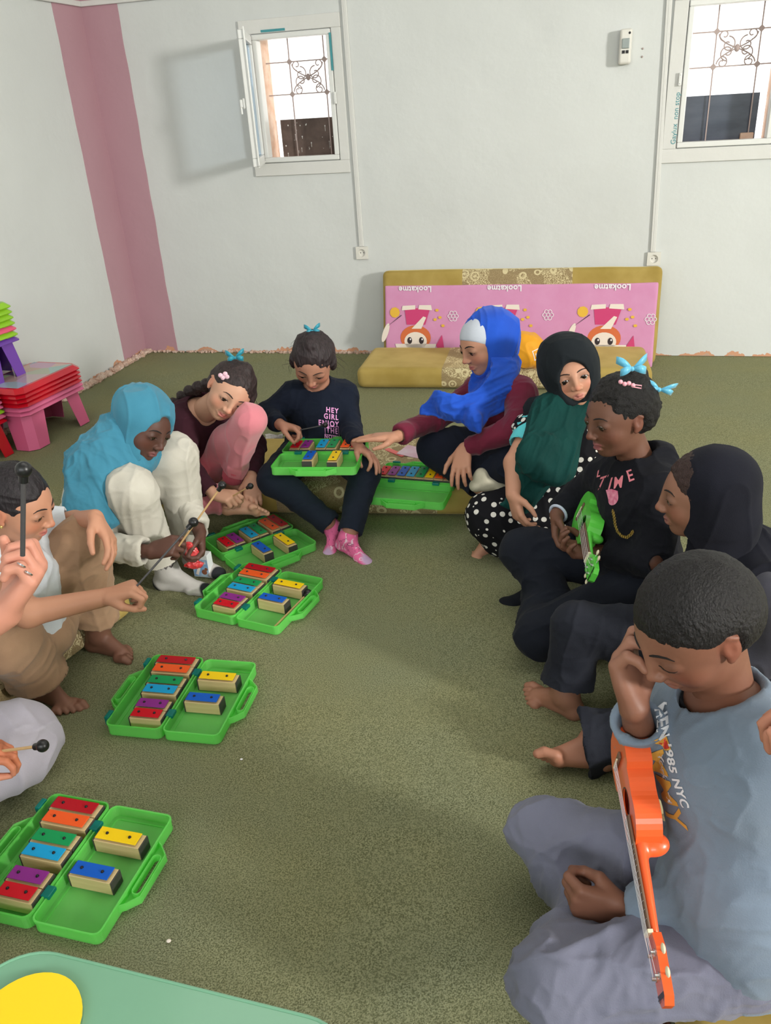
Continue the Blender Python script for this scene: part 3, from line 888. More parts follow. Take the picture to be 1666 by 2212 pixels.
def half_meshes(sx, h):
    """shell and handle meshes of one half of the case; sx=+1 lid, -1 tray"""
    if (sx, h) in _half: return _half[sx, h]
    x0, x1 = (.0025, .153) if sx > 0 else (-.153, -.0025)
    mb = MB(); o = rrect(x0, x1, -.148, .148, .016); i = rrect(x0 + .0025, x1 - .0025, -.1455, .1455, .0135)
    mb.prism(o, .0005, .0025)
    mb.prism(o, .0025, h, [i])
    rim = rrect(x0 - .0015, x1 + .0015, -.1495, .1495, .0175)
    mb.prism(rim, h - .005, h, [rrect(x0 + .0022, x1 - .0022, -.1458, .1458, .0138)])
    # step inside the floor
    mb.prism(rrect(x0 + .012, x1 - .012, -.136, .136, .008), .0025, .0042, [rrect(x0 + .0145, x1 - .0145, -.1335, .1335, .006)])
    me1 = mb.me('case_shell')
    xo = x1 if sx > 0 else x0
    hd = MB(); s = sx
    out = [(xo, -.082), (xo + s * .012, -.074), (xo + s * .034, -.052), (xo + s * .034, .052), (xo + s * .012, .074), (xo, .082)]
    a = [(xo + s * (.0185 + .009 * math.cos(t)), (.038 if math.sin(t) > 0 else -.038) + .009 * math.sin(t)) for t in np.linspace(.001, 2 * math.pi + .001, 20, endpoint=False)]
    if s < 0: out = out[::-1]
    hd.prism(out, h * .30, h * .30 + .003, [a])
    inn = [(xo + s * .0003, -.0795), (xo + s * .012, -.0715), (xo + s * .0315, -.050), (xo + s * .0315, .050), (xo + s * .012, .0715), (xo + s * .0003, .0795)]
    if s < 0: inn = inn[::-1]
    hd.prism(out, h * .30 + .003, h * .92, [inn])
    b = [(xo + s * (.0185 + .0108 * math.cos(t)), (.038 if math.sin(t) > 0 else -.038) + .0108 * math.sin(t)) for t in np.linspace(.001, 2 * math.pi + .001, 20, endpoint=False)]
    hd.prism(b, h * .30 + .003, h * .92, [a])
    me2 = hd.me('case_handle')
    me1.materials.append(M_GREEN); me2.materials.append(M_GREEN)
    _half[sx, h] = (me1, me2); return me1, me2
def case(M, where, gap=0.0):
    e = empty('glockenspiel_case', M=M, label='open green plastic chime bar case ' + where, cat='case', group='green chime bar cases')
    for sx, nm, h in ((-1, 'tray', .034), (1, 'lid', .030)):
        a, b = half_meshes(sx, h)
        t = link(nm, a, None, e); hd = link('handle', b, None, t)
    for y in (-.085, .085):
        MB().box((-.010, y - .013, .026), (.010, y + .013, .0355), .0015).build('hinge', M_TEALP, e)
        yy = y * 1.32
        MB().box((-.166, yy - .015, .012), (-.1535, yy + .015, .038), .002).build('latch', M_TEALP, e)
    return e
_bar = {}
def chime(M, color, label, group):
    L_ = BARLEN[color]
    e = empty('chime_bar', M=M, label=label, cat='chime bar', group=group)
    if color not in _bar:
        hl = L_ / 2
        b = MB().box((-hl, -.0178, 0), (hl, .0178, .0345), .0012, 1).me('resonator_block'); b.materials.append(M_WOOD)
        c = MB().box((0, -.0178, .0002), (.0028, .0178, .0342), .0006, 1).me('end_cap'); c.materials.append(M_CAP)
        t = MB().box((-hl * .93, -.0155, .0390), (hl * .87, .0155, .0413), .0007, 1).me('tone_bar'); t.materials.append(BARMAT[color])
        q = MB(); q.cyl((0, 0, .0346), (0, 0, .0389), .0042, seg=12); q.cyl((0, 0, .0414), (0, 0, .0433), .0036, .003, seg=14).ball((0, 0, .0433), .0029, 10, (1, 1, .6))
        q = q.me('pin'); q.materials.append(M_BLACK)
        _bar[color] = (b, c, t, q, hl)
    b, c, t, q, hl = _bar[color]
    link('resonator_block', b, None, e)
    for s_ in (0, 1):
        o = link('end_cap', c, None, e); o.location = (hl + .0002 if s_ else -hl - .003, 0, 0)
    link('tone_bar', t, None, e)
    for s_ in (-1, 1):
        o = link('pin', q, None, e); o.location = (s_ * hl * .50 - hl * .03, 0, 0)
    return e
ORDER_STD = [('dark red', -1, .118), ('orange', -1, .080), ('green', -1, .030), ('light blue', -1, -.008), ('purple', -1, -.066), ('bright red', -1, -.104),
             ('yellow', 1, .062), ('blue', 1, -.028)]
def case_set(M, where, short, allin=False):
    case(M, where)
    if allin: seq = [(c, -1, .126 - .0364 * k) for k, c in enumerate(['dark red', 'orange', 'yellow', 'green', 'light blue', 'blue', 'purple', 'bright red'])]
    else: seq = ORDER_STD
    for c, side, y in seq:
        L_ = BARLEN[c]
        x = (-.009 - L_ / 2 - .003) if side < 0 else (.020 + L_ / 2)
        nm = {'dark red': 'longest dark red', 'bright red': 'shortest bright red'}.get(c, c)
        chime(M @ Matrix.Translation((x, y, .0044)), c, '%s chime bar in the green case %s' % (nm, short), 'chime bars in the case ' + short)
def hinge_frame(p, q, zlift=0.0):
    p = Vector(p); q = Vector(q); c = (p + q) / 2; y = (q - p).normalized(); z = Vector((0, 0, 1)); x = y.cross(z).normalized(); z = x.cross(y)
    M = Matrix(((x.x, y.x, z.x, c.x), (x.y, y.y, z.y, c.y), (x.z, y.z, z.z, c.z - zlift), (0, 0, 0, 1)))
    return M
def floor_case(a, b, **k):
    """a near/left end and b far/right end of the hinge line, as seen on the rim"""
    p, q = G(*a, .034), G(*b, .034); p[2] = q[2] = .0015
    c = (p + q) / 2; d = unit(q - p) * .148
    return hinge_frame(c - d, c + d)
MC6 = floor_case((53, 1998), (248, 1728))
MC5 = floor_case((346, 1578), (444, 1421))
MC4 = floor_case((509, 1330), (610, 1234))
MC3 = floor_case((380, 1196), (632, 1141)) if False else hinge_frame(G(490, 1192, .034) * V(1, 1, 0) + V(-.008, -.012, .0015), G(630, 1141, .034) * V(1, 1, 0) + V(.006, .004, .0015))
case_set(MC6, 'on the carpet nearest the camera', 'nearest the camera')
case_set(MC5, 'on the carpet, second nearest the camera', 'second from the camera')
case_set(MC4, 'on the carpet with a mallet lying in its lid', 'with the mallet lying in it')
case_set(MC3, 'on the carpet below the girl in the pink trousers', 'below the girl in pink trousers')
# case on the mattress in front of the girl in the blue scarf
p, q = G(820, 1034, .152), G(970, 1045, .152); c = (p + q) / 2; d = unit(q - p) * .148; c[2] = .1185
case_set(hinge_frame(c - d, c + d), 'with all eight bars side by side on the mattress', 'of eight bars on the mattress', True)
# case across the lap of the girl with the printed top
p, q = A(622, 1004, 2.70), A(772, 981, 2.66)
c = (p + q) / 2; c[2] = .280; d = unit((q - p) * V(1, 1, 0)) * .148
MC1 = hinge_frame(c - d, c + d) @ Matrix.Rotation(math.radians(-4), 4, 'Y')
case_set(MC1, 'across the lap of the girl in navy', 'on the lap of a girl')

# ------------------------------------------------------------------ mallets
M_STICK = mat('pale_mallet_stick', (206, 168, 118), .5)
M_DSTICK = mat('dark_mallet_stick', (70, 68, 70), .5)
def mallet(a, b, label, dark=False, r=.0032, hr=.0135):
    """a stick end, b head centre"""
    a = Vector(a); b = Vector(b); d = (b - a).normalized()
    e = empty('mallet', loc=a, label=label, cat='mallet')
    MB().cyl((0, 0, 0), b - a - d * hr * .5, r, r, 10).build('stick', M_DSTICK if dark else M_STICK, e, smooth=True)
    k = MB().ball(b - a, hr, 18); k.cyl(b - a - d * hr * 1.7, b - a - d * hr * .6, hr * .55, hr * .6, 14); k.build('mallet_head', M_BLACK, e, smooth=True)
    return e
def loc(M, x, y, z): return np.array((M @ Vector((x, y, z)))[:])
mallet(loc(MC4, .128, -.125, .012), loc(MC4, .140, .062, .022), 'mallet with black head lying inside the lid of the third case')

# ------------------------------------------------------------------ ukuleles
def uke(M, L_, colr, cname, label, brand, dep=.044):
    """x from the butt end to the head, y across, z out of the soundboard; total length L_"""
    k = L_ / .45
    mc = mat(cname + '_painted_wood', colr, .32, coat=.5)
    m_f = mat('fretboard_wood', (120, 92, 74), .6); m_n = mat('ivory_plastic', (232, 222, 190), .4); m_m = mat('nickel_metal', (200, 200, 200), .25, .9)
    e = empty('ukulele', M=M, label=label, cat='ukulele')
    S_ = Matrix.Scale(k, 4)
    def outline(n=28):
        pts = []
        for i in range(n + 1):
            u = i / n; x = .215 * u
            w = .070 * math.sqrt(max(0, 1 - ((u - .30) / .305) ** 2)) if u < .30 else None
            if w is None:
                lo_ = .070 * math.sqrt(max(0, 1 - ((u - .30) / .40) ** 2)); up_ = .054 * math.sqrt(max(0, 1 - ((u - .76) / .245) ** 2))
                w = max(lo_ ** 4 + up_ ** 4, 0) ** .25
                if .45 < u < .68: w = min(w, .055) if w > .055 else w
            pts.append((x, max(w, .0005)))
        return pts
    up = outline(); ring = up + [(x, -y) for x, y in reversed(up[1:-1])]
    hole = [(.138 + .023 * math.cos(t), .023 * math.sin(t)) for t in np.linspace(0, 2 * math.pi, 24, endpoint=False)]
    # back and sides: a shell
    bd = MB(); bd.prism(ring, -dep, -dep + .003)
    inner = [(x * .975 + .0025, y * .955) for x, y in ring]
    bd.prism(ring, -dep + .003, -.0024, [inner]); bd.xf(S_); bd.build('body', mc, e)
    sb = MB().prism(ring, -.0024, 0, [hole]).xf(S_).build('soundboard', mc, e)
    MB().prism([(.138 + .0255 * math.cos(t), .0255 * math.sin(t)) for t in np.linspace(0, 6.2832, 24, endpoint=False)], .0001, .0005, [hole]).xf(S_).build('rosette', M_BLACK, sb)
    nk = sculpt('neck', [([('u', 0, cone((.20, 0, -.010), (.345, 0, -.006), .0175, .0135, sq=((0, 0, 1), .62))), ('u', .01, ell((.210, 0, -.030), (.022, .016, .030)))], .003)], mc, parent=e)
    for v in nk.data.vertices: v.co = v.co * k
    MB().box((.165, -.0175, .0008), (.345, .0175, .0045), .001).xf(S_).build('fretboard', m_f, e)
    fr = MB()
    for i in range(1, 13):
        x = .345 - .26 * (1 - 2 ** (-i / 12.0)) ; fr.box((x - .0006, -.0172, .0046), (x + .0006, .0172, .0054))
    fr.xf(S_).build('frets', m_m, e)
    MB().box((.345, -.0175, -.002), (.351, .0175, .0068), .001).xf(S_).build('nut', m_n, e)
    br = MB().box((.058, -.032, .0002), (.070, .032, .005), .0015); br.xf(S_); brr = br.build('bridge', m_f, e)
    MB().box((.066, -.020, .0051), (.069, .020, .0082), .0008).xf(S_).build('saddle', m_n, brr)
    hs = MB().prism([(.350, -.017), (.372, -.028), (.438, -.0235), (.450, -.012), (.450, .012), (.438, .0235), (.372, .028), (.350, .017)], -.014, .0005)
    hs.xf(S_); hso = hs.build('headstock', mc, e)
    tp = [(.378, -1), (.410, -1), (.378, 1), (.410, 1)]
    for i, (x, s_) in enumerate(tp):
        pg = MB().cyl((x, s_ * .014, .0007), (x, s_ * .014, .0075), .0028, seg=12).cyl((x, s_ * .014, .0006), (x, s_ * .014, .0018), .0052, seg=14)
        pg.cyl((x, s_ * .0245, -.007), (x, s_ * .034, -.007), .0018, seg=8); pg.xf(S_); pgo = pg.build('tuning_peg', m_m, e)
        MB().ball((x, s_ * .041, -.007), .008, 14, (1, .95, .42)).xf(S_).build('peg_button', m_n, pgo, smooth=True)
    for i in range(4):
        y0 = -.013 + .0087 * i; s_ = -1 if i < 2 else 1; xx = .410 if i in (1, 2) else .378
        MB().tube([(.0665, y0, .0078), (.347, y0 * .95, .0076), (xx, s_ * .0135, .0052)], .0005, 5).xf(S_).build('string', M_PW, e)
    me = text_mesh(brand, .018, .25, 0, 1.0, .0006)
    me.transform(S_ @ Matrix.Translation((.437, 0, .0010)) @ Matrix.Rotation(-math.pi / 2, 4, 'Z') @ Matrix.Diagonal((.85, .85, 1, 1)))
    link('headstock_lettering', me, M_BLACK, hso)
    return e
def frame(a, b, nrm):
    a = np.asarray(a); x = unit(np.asarray(b) - a); z = np.asarray(nrm, float); z = unit(z - x * (z @ x)); y = np.cross(z, x)
    return Matrix(((x[0], y[0], z[0], a[0]), (x[1], y[1], z[1], a[1]), (x[2], y[2], z[2], a[2]), (0, 0, 0, 1)))
ua, ub = A(1324, 1574, 1.03), A(1434, 2176, .665)
MU1 = frame(ua, ub, tuple(-_R * 1.0 - _U * .10 + _F * .02))
uke(MU1, np.linalg.norm(ub - ua), (246, 98, 44), 'orange', 'orange ukulele standing headstock down against the boy in the grey-blue shirt', 'ukadelic')
ga, gb = A(1252, 1086, 2.10), A(1278, 1246, 1.70)
MU2 = frame(ga, gb, tuple(-_R * .72 - _U * .10 - _F * .62))
uke(MU2, np.linalg.norm(gb - ga), (96, 214, 74), 'lime_green', 'lime green ukulele held by the girl with blue hair bows', 'ukadelic')

# ------------------------------------------------------------------ stacked stools and tables at the left wall
def stool_meshes(w, d, h, arch):
    """moulded plastic table: top with bent rim and four tapered corner legs"""
    top = MB(); hw, hd = w / 2, d / 2
    ch = min(w, d) * .10
    def octo(x, y, c): return [(-x + c, -y), (x - c, -y), (x, -y + c), (x, y - c), (x - c, y), (-x + c, y), (-x, y - c), (-x, -y + c)]
    top.prism(octo(hw - .02, hd - .02, ch), h - .004, h)
    a = octo(hw - .02, hd - .02, ch); b = octo(hw, hd, ch)
    bm = top.bm
    for i in range(8):
        j = (i + 1) % 8
        # rim: slopes out and down, dipping in the middle of the long sides
        q = []
        for p, zz in ((a[i], h), (a[j], h), (b[j], h - .022), (b[i], h - .022)): q.append(bm.verts.new((p[0], p[1], zz)))
        r = [bm.verts.new((v.co.x * .985, v.co.y * .985, v.co.z - .003)) for v in q]
        for f in ((0, 1, 2, 3),): bm.faces.new([q[k] for k in f]); bm.faces.new([r[k] for k in reversed(f)])
        for k in range(4): bm.faces.new((q[k], r[k], r[(k + 1) % 4], q[(k + 1) % 4]))
    leg = MB()
    c = min(w, d) * (.40 if w > .4 else .48); t = .003
    # corner leg at +x +y; outward lean towards the floor
    lean = .035
    def P_(x, y, z): u = 1 - z / (h - .006); return (x + lean * u * .6, y + lean * u * .6, z)
    z1 = h - .006
    prof0 = [(hw - .03 - c, hd - .026), (hw - .03 - ch, hd - .026), (hw - .026, hd - .03 - ch), (hw - .026, hd - .03 - c)]
    for k in range(3):
        (x0, y0), (x1, y1) = prof0[k], prof0[k + 1]
        sh = c * .15
        def bot(x, y):
            if k == 0 and (x, y) == prof0[0]: x += sh
            if k == 2 and (x, y) == prof0[3]: y += sh
            return x, y
        bx0, by0 = bot(x0, y0); bx1, by1 = bot(x1, y1)
        o = [P_(x0, y0, z1), P_(x1, y1, z1), P_(bx1, by1, 0.0), P_(bx0, by0, 0.0)]
        n = Vector((y1 - y0, x0 - x1, 0)).normalized() * -t
        i_ = [(p[0] + n.x * -1, p[1] + n.y * -1, p[2]) for p in o]
        vo = [leg.bm.verts.new(p) for p in o]; vi = [leg.bm.verts.new(p) for p in i_]
        leg.bm.faces.new(vo); leg.bm.faces.new(vi[::-1])
        for q in range(4): leg.bm.faces.new((vo[q], vi[q], vi[(q + 1) % 4], vo[(q + 1) % 4]))
    return top.me('seat_top'), leg.me('leg')
def stack(M, w, d, h, cols, step, place, kind, pic=False, legs_all=False):
    tm, lm = stool_meshes(w, d, h, True)
    for i, cn in enumerate(cols):
        mm = {'pink': mat('pink_moulded_plastic', (226, 108, 150), .4, coat=.2), 'red': mat('red_moulded_plastic', (204, 12, 34), .3, coat=.4),
              'lime': mat('lime_moulded_plastic', (150, 206, 44), .4, coat=.2), 'purple': mat('purple_moulded_plastic', (112, 66, 168), .4, coat=.2),
              'rose': mat('rose_moulded_plastic', (236, 96, 130), .4, coat=.2)}[cn]
        ordn = ['lowest', 'second', 'third', 'fourth', 'fifth', 'sixth', 'seventh', 'eighth'][i]
        lab = '%s plastic %s, %s' % (cn, kind, ('lowest' if i == 0 else ('topmost' if i == len(cols) - 1 else ordn + ' from the bottom'))) + ' of the stack ' + place
        e = empty('plastic_' + kind, M=M @ Matrix.Translation((0, 0, i * step)), label=lab, cat=kind, group=kind + 's stacked ' + place)
        mt = tm.copy(); ml = lm.copy()
        mt.materials.append(mm); ml.materials.append(mm)
        link('table_top' if kind == 'table' else 'seat', mt, None, e)
        for sx in (1, -1):
            for sy in (1, -1):
                o = link('leg', ml, None, e)
                if i == 0: o.scale = (sx, sy, 1)
                else:      # nested: only the short stretch below the rim stands free
                    zz = (step - .005) / (h - .006); o.scale = (sx, sy, zz); o.location = (0, 0, (h - .006) * (1 - zz))
        if pic and i == len(cols) - 1:
            pm = bpy.data.materials.new('printed_picture'); pm.use_nodes = True; N = pm.node_tree.nodes; L = pm.node_tree.links
            v = N.new('ShaderNodeTexVoronoi'); v.inputs['Scale'].default_value = 9; tc = N.new('ShaderNodeTexCoord'); L.new(tc.outputs['Object'], v.inputs['Vector'])
            hsv = N.new('ShaderNodeMix'); hsv.data_type = 'RGBA'; hsv.inputs['Factor'].default_value = .62; L.new(v.outputs['Color'], hsv.inputs['A']); hsv.inputs['B'].default_value = srgb(196, 176, 168)
            L.new(hsv.outputs['Result'], N['Principled BSDF'].inputs['Base Color']); N['Principled BSDF'].inputs['Roughness'].default_value = .15
            MB().box((-w / 2 + .035, -d / 2 + .035, h + .0003), (w / 2 - .035, d / 2 - .035, h + .0012)).build('picture_sheet', pm, e)
xh = V(math.cos(math.radians(70)), math.sin(math.radians(70)), 0); yh = V(-xh[1], xh[0], 0)
def stack_at(corner, w, d, h, z, *a, **k):
    c = corner - xh * (w / 2 - .01) + yh * (d / 2 - .01)
    M = Matrix.Translation((c[0], c[1], z)) @ Matrix.Rotation(math.radians(70), 4, 'Z')
    stack(M, w, d, h, *a, **k)
stack_at(G(200, 906), 0.47, .31, .20, .001, ['pink', 'pink', 'red', 'red', 'red', 'red'], .0215, 'with the picture top', 'table', pic=True)
stack_at(G(60, 803, .31), .27, .20, .19, .3095, ['purple', 'lime', 'rose', 'lime', 'lime', 'lime', 'lime'], .027, 'on the low tables', 'stool')
stack_at(G(34, 976), .30, .185, .185, .001, ['red', 'pink', 'lime', 'pink', 'pink', 'red', 'rose'], .0225, 'at the left edge', 'stool')

# green table edge in front of the camera
M_MINT = mat('mint_green_plastic', (118, 168, 138), .32, coat=.3)
p, q = G(120, 2068, .5), G(560, 2178, .5)
dx = unit((q - p) * V(1, 1, 0)); dy = V(dx[1], -dx[0], 0)      # dy points towards the camera
Mt = Matrix(((dx[0], -dy[0], 0, p[0]), (dx[1], -dy[1], 0, p[1]), (0, 0, 1, .5), (0, 0, 0, 1)))
e = empty('childrens_table', M=Mt @ Matrix.Translation((0, 0, -.5)), label='mint green plastic table with rounded corners right in front of the camera', cat='table')
Tt = Matrix.Translation((0, 0, .5))
mb = MB(); o = rrect(-.075, .40, -.47, .004, .075, 10)
mb.prism(o, -.006, 0); mb.prism(rrect(-.077, .402, -.472, .006, .077, 10), -.035, .002, [rrect(-.0735, .3985, -.4685, .0025, .0735, 10)])
mb.xf(Tt); tt = mb.build('table_top', M_MINT, e)
bvm = tt.modifiers.new('bevel', 'BEVEL'); bvm.width = .002; bvm.segments = 2; bvm.limit_method = 'ANGLE'
for x in (-.04, .36):
    for y in (-.43, -.04):
        MB().cyl((x, y, .4995 - .006), (x + (.02 if x > 0 else -.02), y, .0), .018, .015, 16).build('leg', M_MINT, e, smooth=True)
yp = G(60, 2215, .506)
mb = MB().prism(disc(0, 0, .062, .062, 40), 0, .004)
mb.build('yellow_disc', mat('yellow_plastic', (250, 212, 20), .4), M=Matrix.Translation((yp[0] - .004, yp[1], .5025)), label='round yellow disc lying on the mint green table', cat='disc')

# orange drawstring bag on the rear mattress
bc = G(1145, 800, .12); bc = bc + V(.0, .06, 0)
base = V(bc[0], bc[1], .122)
pr = [('u', 0, ell(base + V(0, 0, .075), (.105, .085, .082))), ('u', .04, ell(base + V(-.02, .01, .13), (.07, .06, .055))), ('u', .03, cone(base + V(-.04, 0, .15), base + V(-.105, 0, .150), .03, .012))]
bag = sculpt('drawstring_bag', [(pr, .005, folds(.006, 16, (-.5, 0, 1), 4, 11))], cloth('orange_yellow_nylon', (238, 166, 40), .55, (214, 140, 28), .6), base=base, label='yellow-orange drawstring bag on the rear mattress behind the girl in polka dots', cat='bag')
bm_ = MB()
bm_.tube([(-.10, 0, .150), (-.13, -.01, .165), (-.12, -.02, .13), (-.09, -.03, .11)], .006, 8); bm_.ball((-.118, -.005, .158), .026, 12, (1, .8, .8))
bm_.build('drawstring', M_BLACK, bag, smooth=True)
def wrap(me, target, origin, nrm, up, name, m, parent, off=.0012, base=None, maxd=.4):
    """print a flat mesh on a sculpted surface: mesh x to the right, y up as seen against nrm"""
    v, q = o_v[target.name]
    bv = o_v.get(('bvh', target.name))
    if bv is None:
        bv = BVHTree.FromPolygons([tuple(p) for p in v], [tuple(int(i) for i in f) for f in q]); o_v[('bvh', target.name)] = bv
    n = unit(nrm); u = np.asarray(up, float); u = unit(u - n * (u @ n)); r = np.cross(u, n)
    bm = bmesh.new(); bm.from_mesh(me)
    bmesh.ops.triangulate(bm, faces=bm.faces)
    for _ in range(2):
        es = [e_ for e_ in bm.edges if e_.calc_length() > .012]
        if not es: break
        bmesh.ops.subdivide_edges(bm, edges=es, cuts=1); bmesh.ops.triangulate(bm, faces=bm.faces)
    last = None
    for vv in bm.verts:
        p = origin + r * vv.co.x + u * vv.co.y
        h = bv.ray_cast(Vector(p + n * maxd * .5), Vector(-n), maxd)
        pos = np.array(h[0][:]) + np.array(h[1][:]) * off if h[0] is not None else p
        vv.co = Vector(pos - (np.asarray(base) if base is not None else 0))
    bm.to_mesh(me); bm.free()
    o = link(name, me, m, parent); return o
def poly_me(polys):
    bm = bmesh.new()
    for pl in polys: bm.faces.new([bm.verts.new((x, y, 0)) for x, y in pl])
    me = bpy.data.meshes.new('print'); bm.to_mesh(me); bm.free(); return me
sq = []
for (x0, y0, x1, y1) in ((-.024, -.024, .024, -.020), (-.024, .020, .024, .024), (-.024, -.02, -.020, .02), (.020, -.02, .024, .02), (-.012, -.014, -.008, .006), (-.008, -.014, .006, -.010), (.002, -.010, .006, .010), (.006, .006, .016, .010)):
    sq.append([(x0, y0), (x1, y0), (x1, y1), (x0, y1)])
wrap(poly_me(sq), bag, base + V(.035, -.08, .09), (.25, -.85, .5), (-.25, 0, 1), 'bag_emblem', M_PW, bag, base=base)

# booklet, packet, small box, paper scrap
bp_ = G(905, 985, .118)
mb = MB().box((-.075, -.05, 0), (.075, .05, .002)); mb.build('booklet', mat('booklet_cover', (226, 206, 216), .5, noise=(14, (214, 150, 176), .6)), M=Matrix.Translation((bp_[0] + .0, bp_[1] + .03, .1185)) @ Matrix.Rotation(math.radians(-30), 4, 'Z') @ Matrix.Rotation(math.radians(4), 4, 'Y'), label='pale pink printed booklet on the brocade beside the girl in the blue headscarf', cat='booklet')
MB().box((-.012, -.055, 0), (.012, .055, .003)).build('bookmark', mat('coral_card', (240, 120, 116), .6), M=Matrix.Translation((bp_[0] - .095, bp_[1] + .05, .1185)) @ Matrix.Rotation(math.radians(38), 4, 'Z'), label='coral card strip at the left edge of the booklet', cat='card')
jp = G(441, 1246) + V(.0, .012, 0)
Mj = Matrix.Translation((jp[0], jp[1], .001)) @ Matrix.Rotation(math.radians(-16), 4, 'Z')
e = empty('straw_pack_box', M=Mj, label='small white carton with blue printed front standing by the grey sock', cat='box')
MB().box((-.030, -.017, 0), (.030, .017, .086), .001, 1).build('carton', mat('white_carton', (232, 234, 236), .5), e)
mb = MB().box((-.0275, -.0178, .004), (.0275, -.0173, .070)); mb.build('printed_front', mat('blue_print', (110, 156, 200), .4, noise=(30, (206, 222, 236), .7)), e)
mb = MB(); bmesh.ops.create_cube(mb.bm, size=1, matrix=Matrix.Translation((-.006, -.0182, .036)) @ Matrix.Rotation(math.radians(22), 4, 'Y') @ Matrix.Diagonal((.010, .0006, .054, 1))); mb.build('printed_wafer', M_CREAM, e)
mb = MB().ball((.012, -.0182, .022), .010, 14, (1, .05, 1)).ball((.020, -.0182, .034), .006, 12, (1, .05, 1)); mb.build('printed_biscuits', mat('print_brown', (136, 84, 60), .6), e)
me = text_mesh('cips', .02, .2, 0, 1, .0004); me.transform(Matrix.Translation((.006, -.0185, .060)) @ Matrix.Rotation(math.pi / 2, 4, 'X')); link('box_lettering', me, M_PW, e)
sp_ = G(594, 950)
scr = bmesh.new(); rnd = random.Random(2)
g_ = [[scr.verts.new((x * .018 - .045 + rnd.uniform(-.004, .004), y * .018 - .02, max(.001, .002 + .030 * vnoise(np.array([[x * .7, y * .8, 0]]), 3)[0] * (1 if 0 < y < 3 else .4)))) for y in range(4)] for x in range(6)]
for x in range(5):
    for y in range(3): scr.faces.new((g_[x][y], g_[x + 1][y], g_[x + 1][y + 1], g_[x][y + 1]))
me = bpy.data.meshes.new('crumpled_paper'); scr.to_mesh(me); scr.free()
o = link('crumpled_paper', me, mat('grey_paper', (196, 190, 188), .7, noise=(30, (90, 84, 84), .8)), M=Matrix.Translation((sp_[0], sp_[1], .004))); tagp(o, 'crumpled grey and white paper scrap on the carpet behind the front mattress', 'paper')
so = o.modifiers.new('thick', 'SOLIDIFY'); so.thickness = .0012
for (px_, py_, r_, mm, lb) in ((365, 2034, .004, M_CREAM, 'tiny pale crumb on the carpet near the bottom'), (522, 1641, .003, M_PW, 'tiny white speck on the carpet in the middle of the room')):
    c = G(px_, py_); MB().ball((0, 0, r_ * .5), r_, 8, (1.2, 1, .6)).build('crumb', mm, M=Matrix.Translation(c), label=lb, cat='crumb')
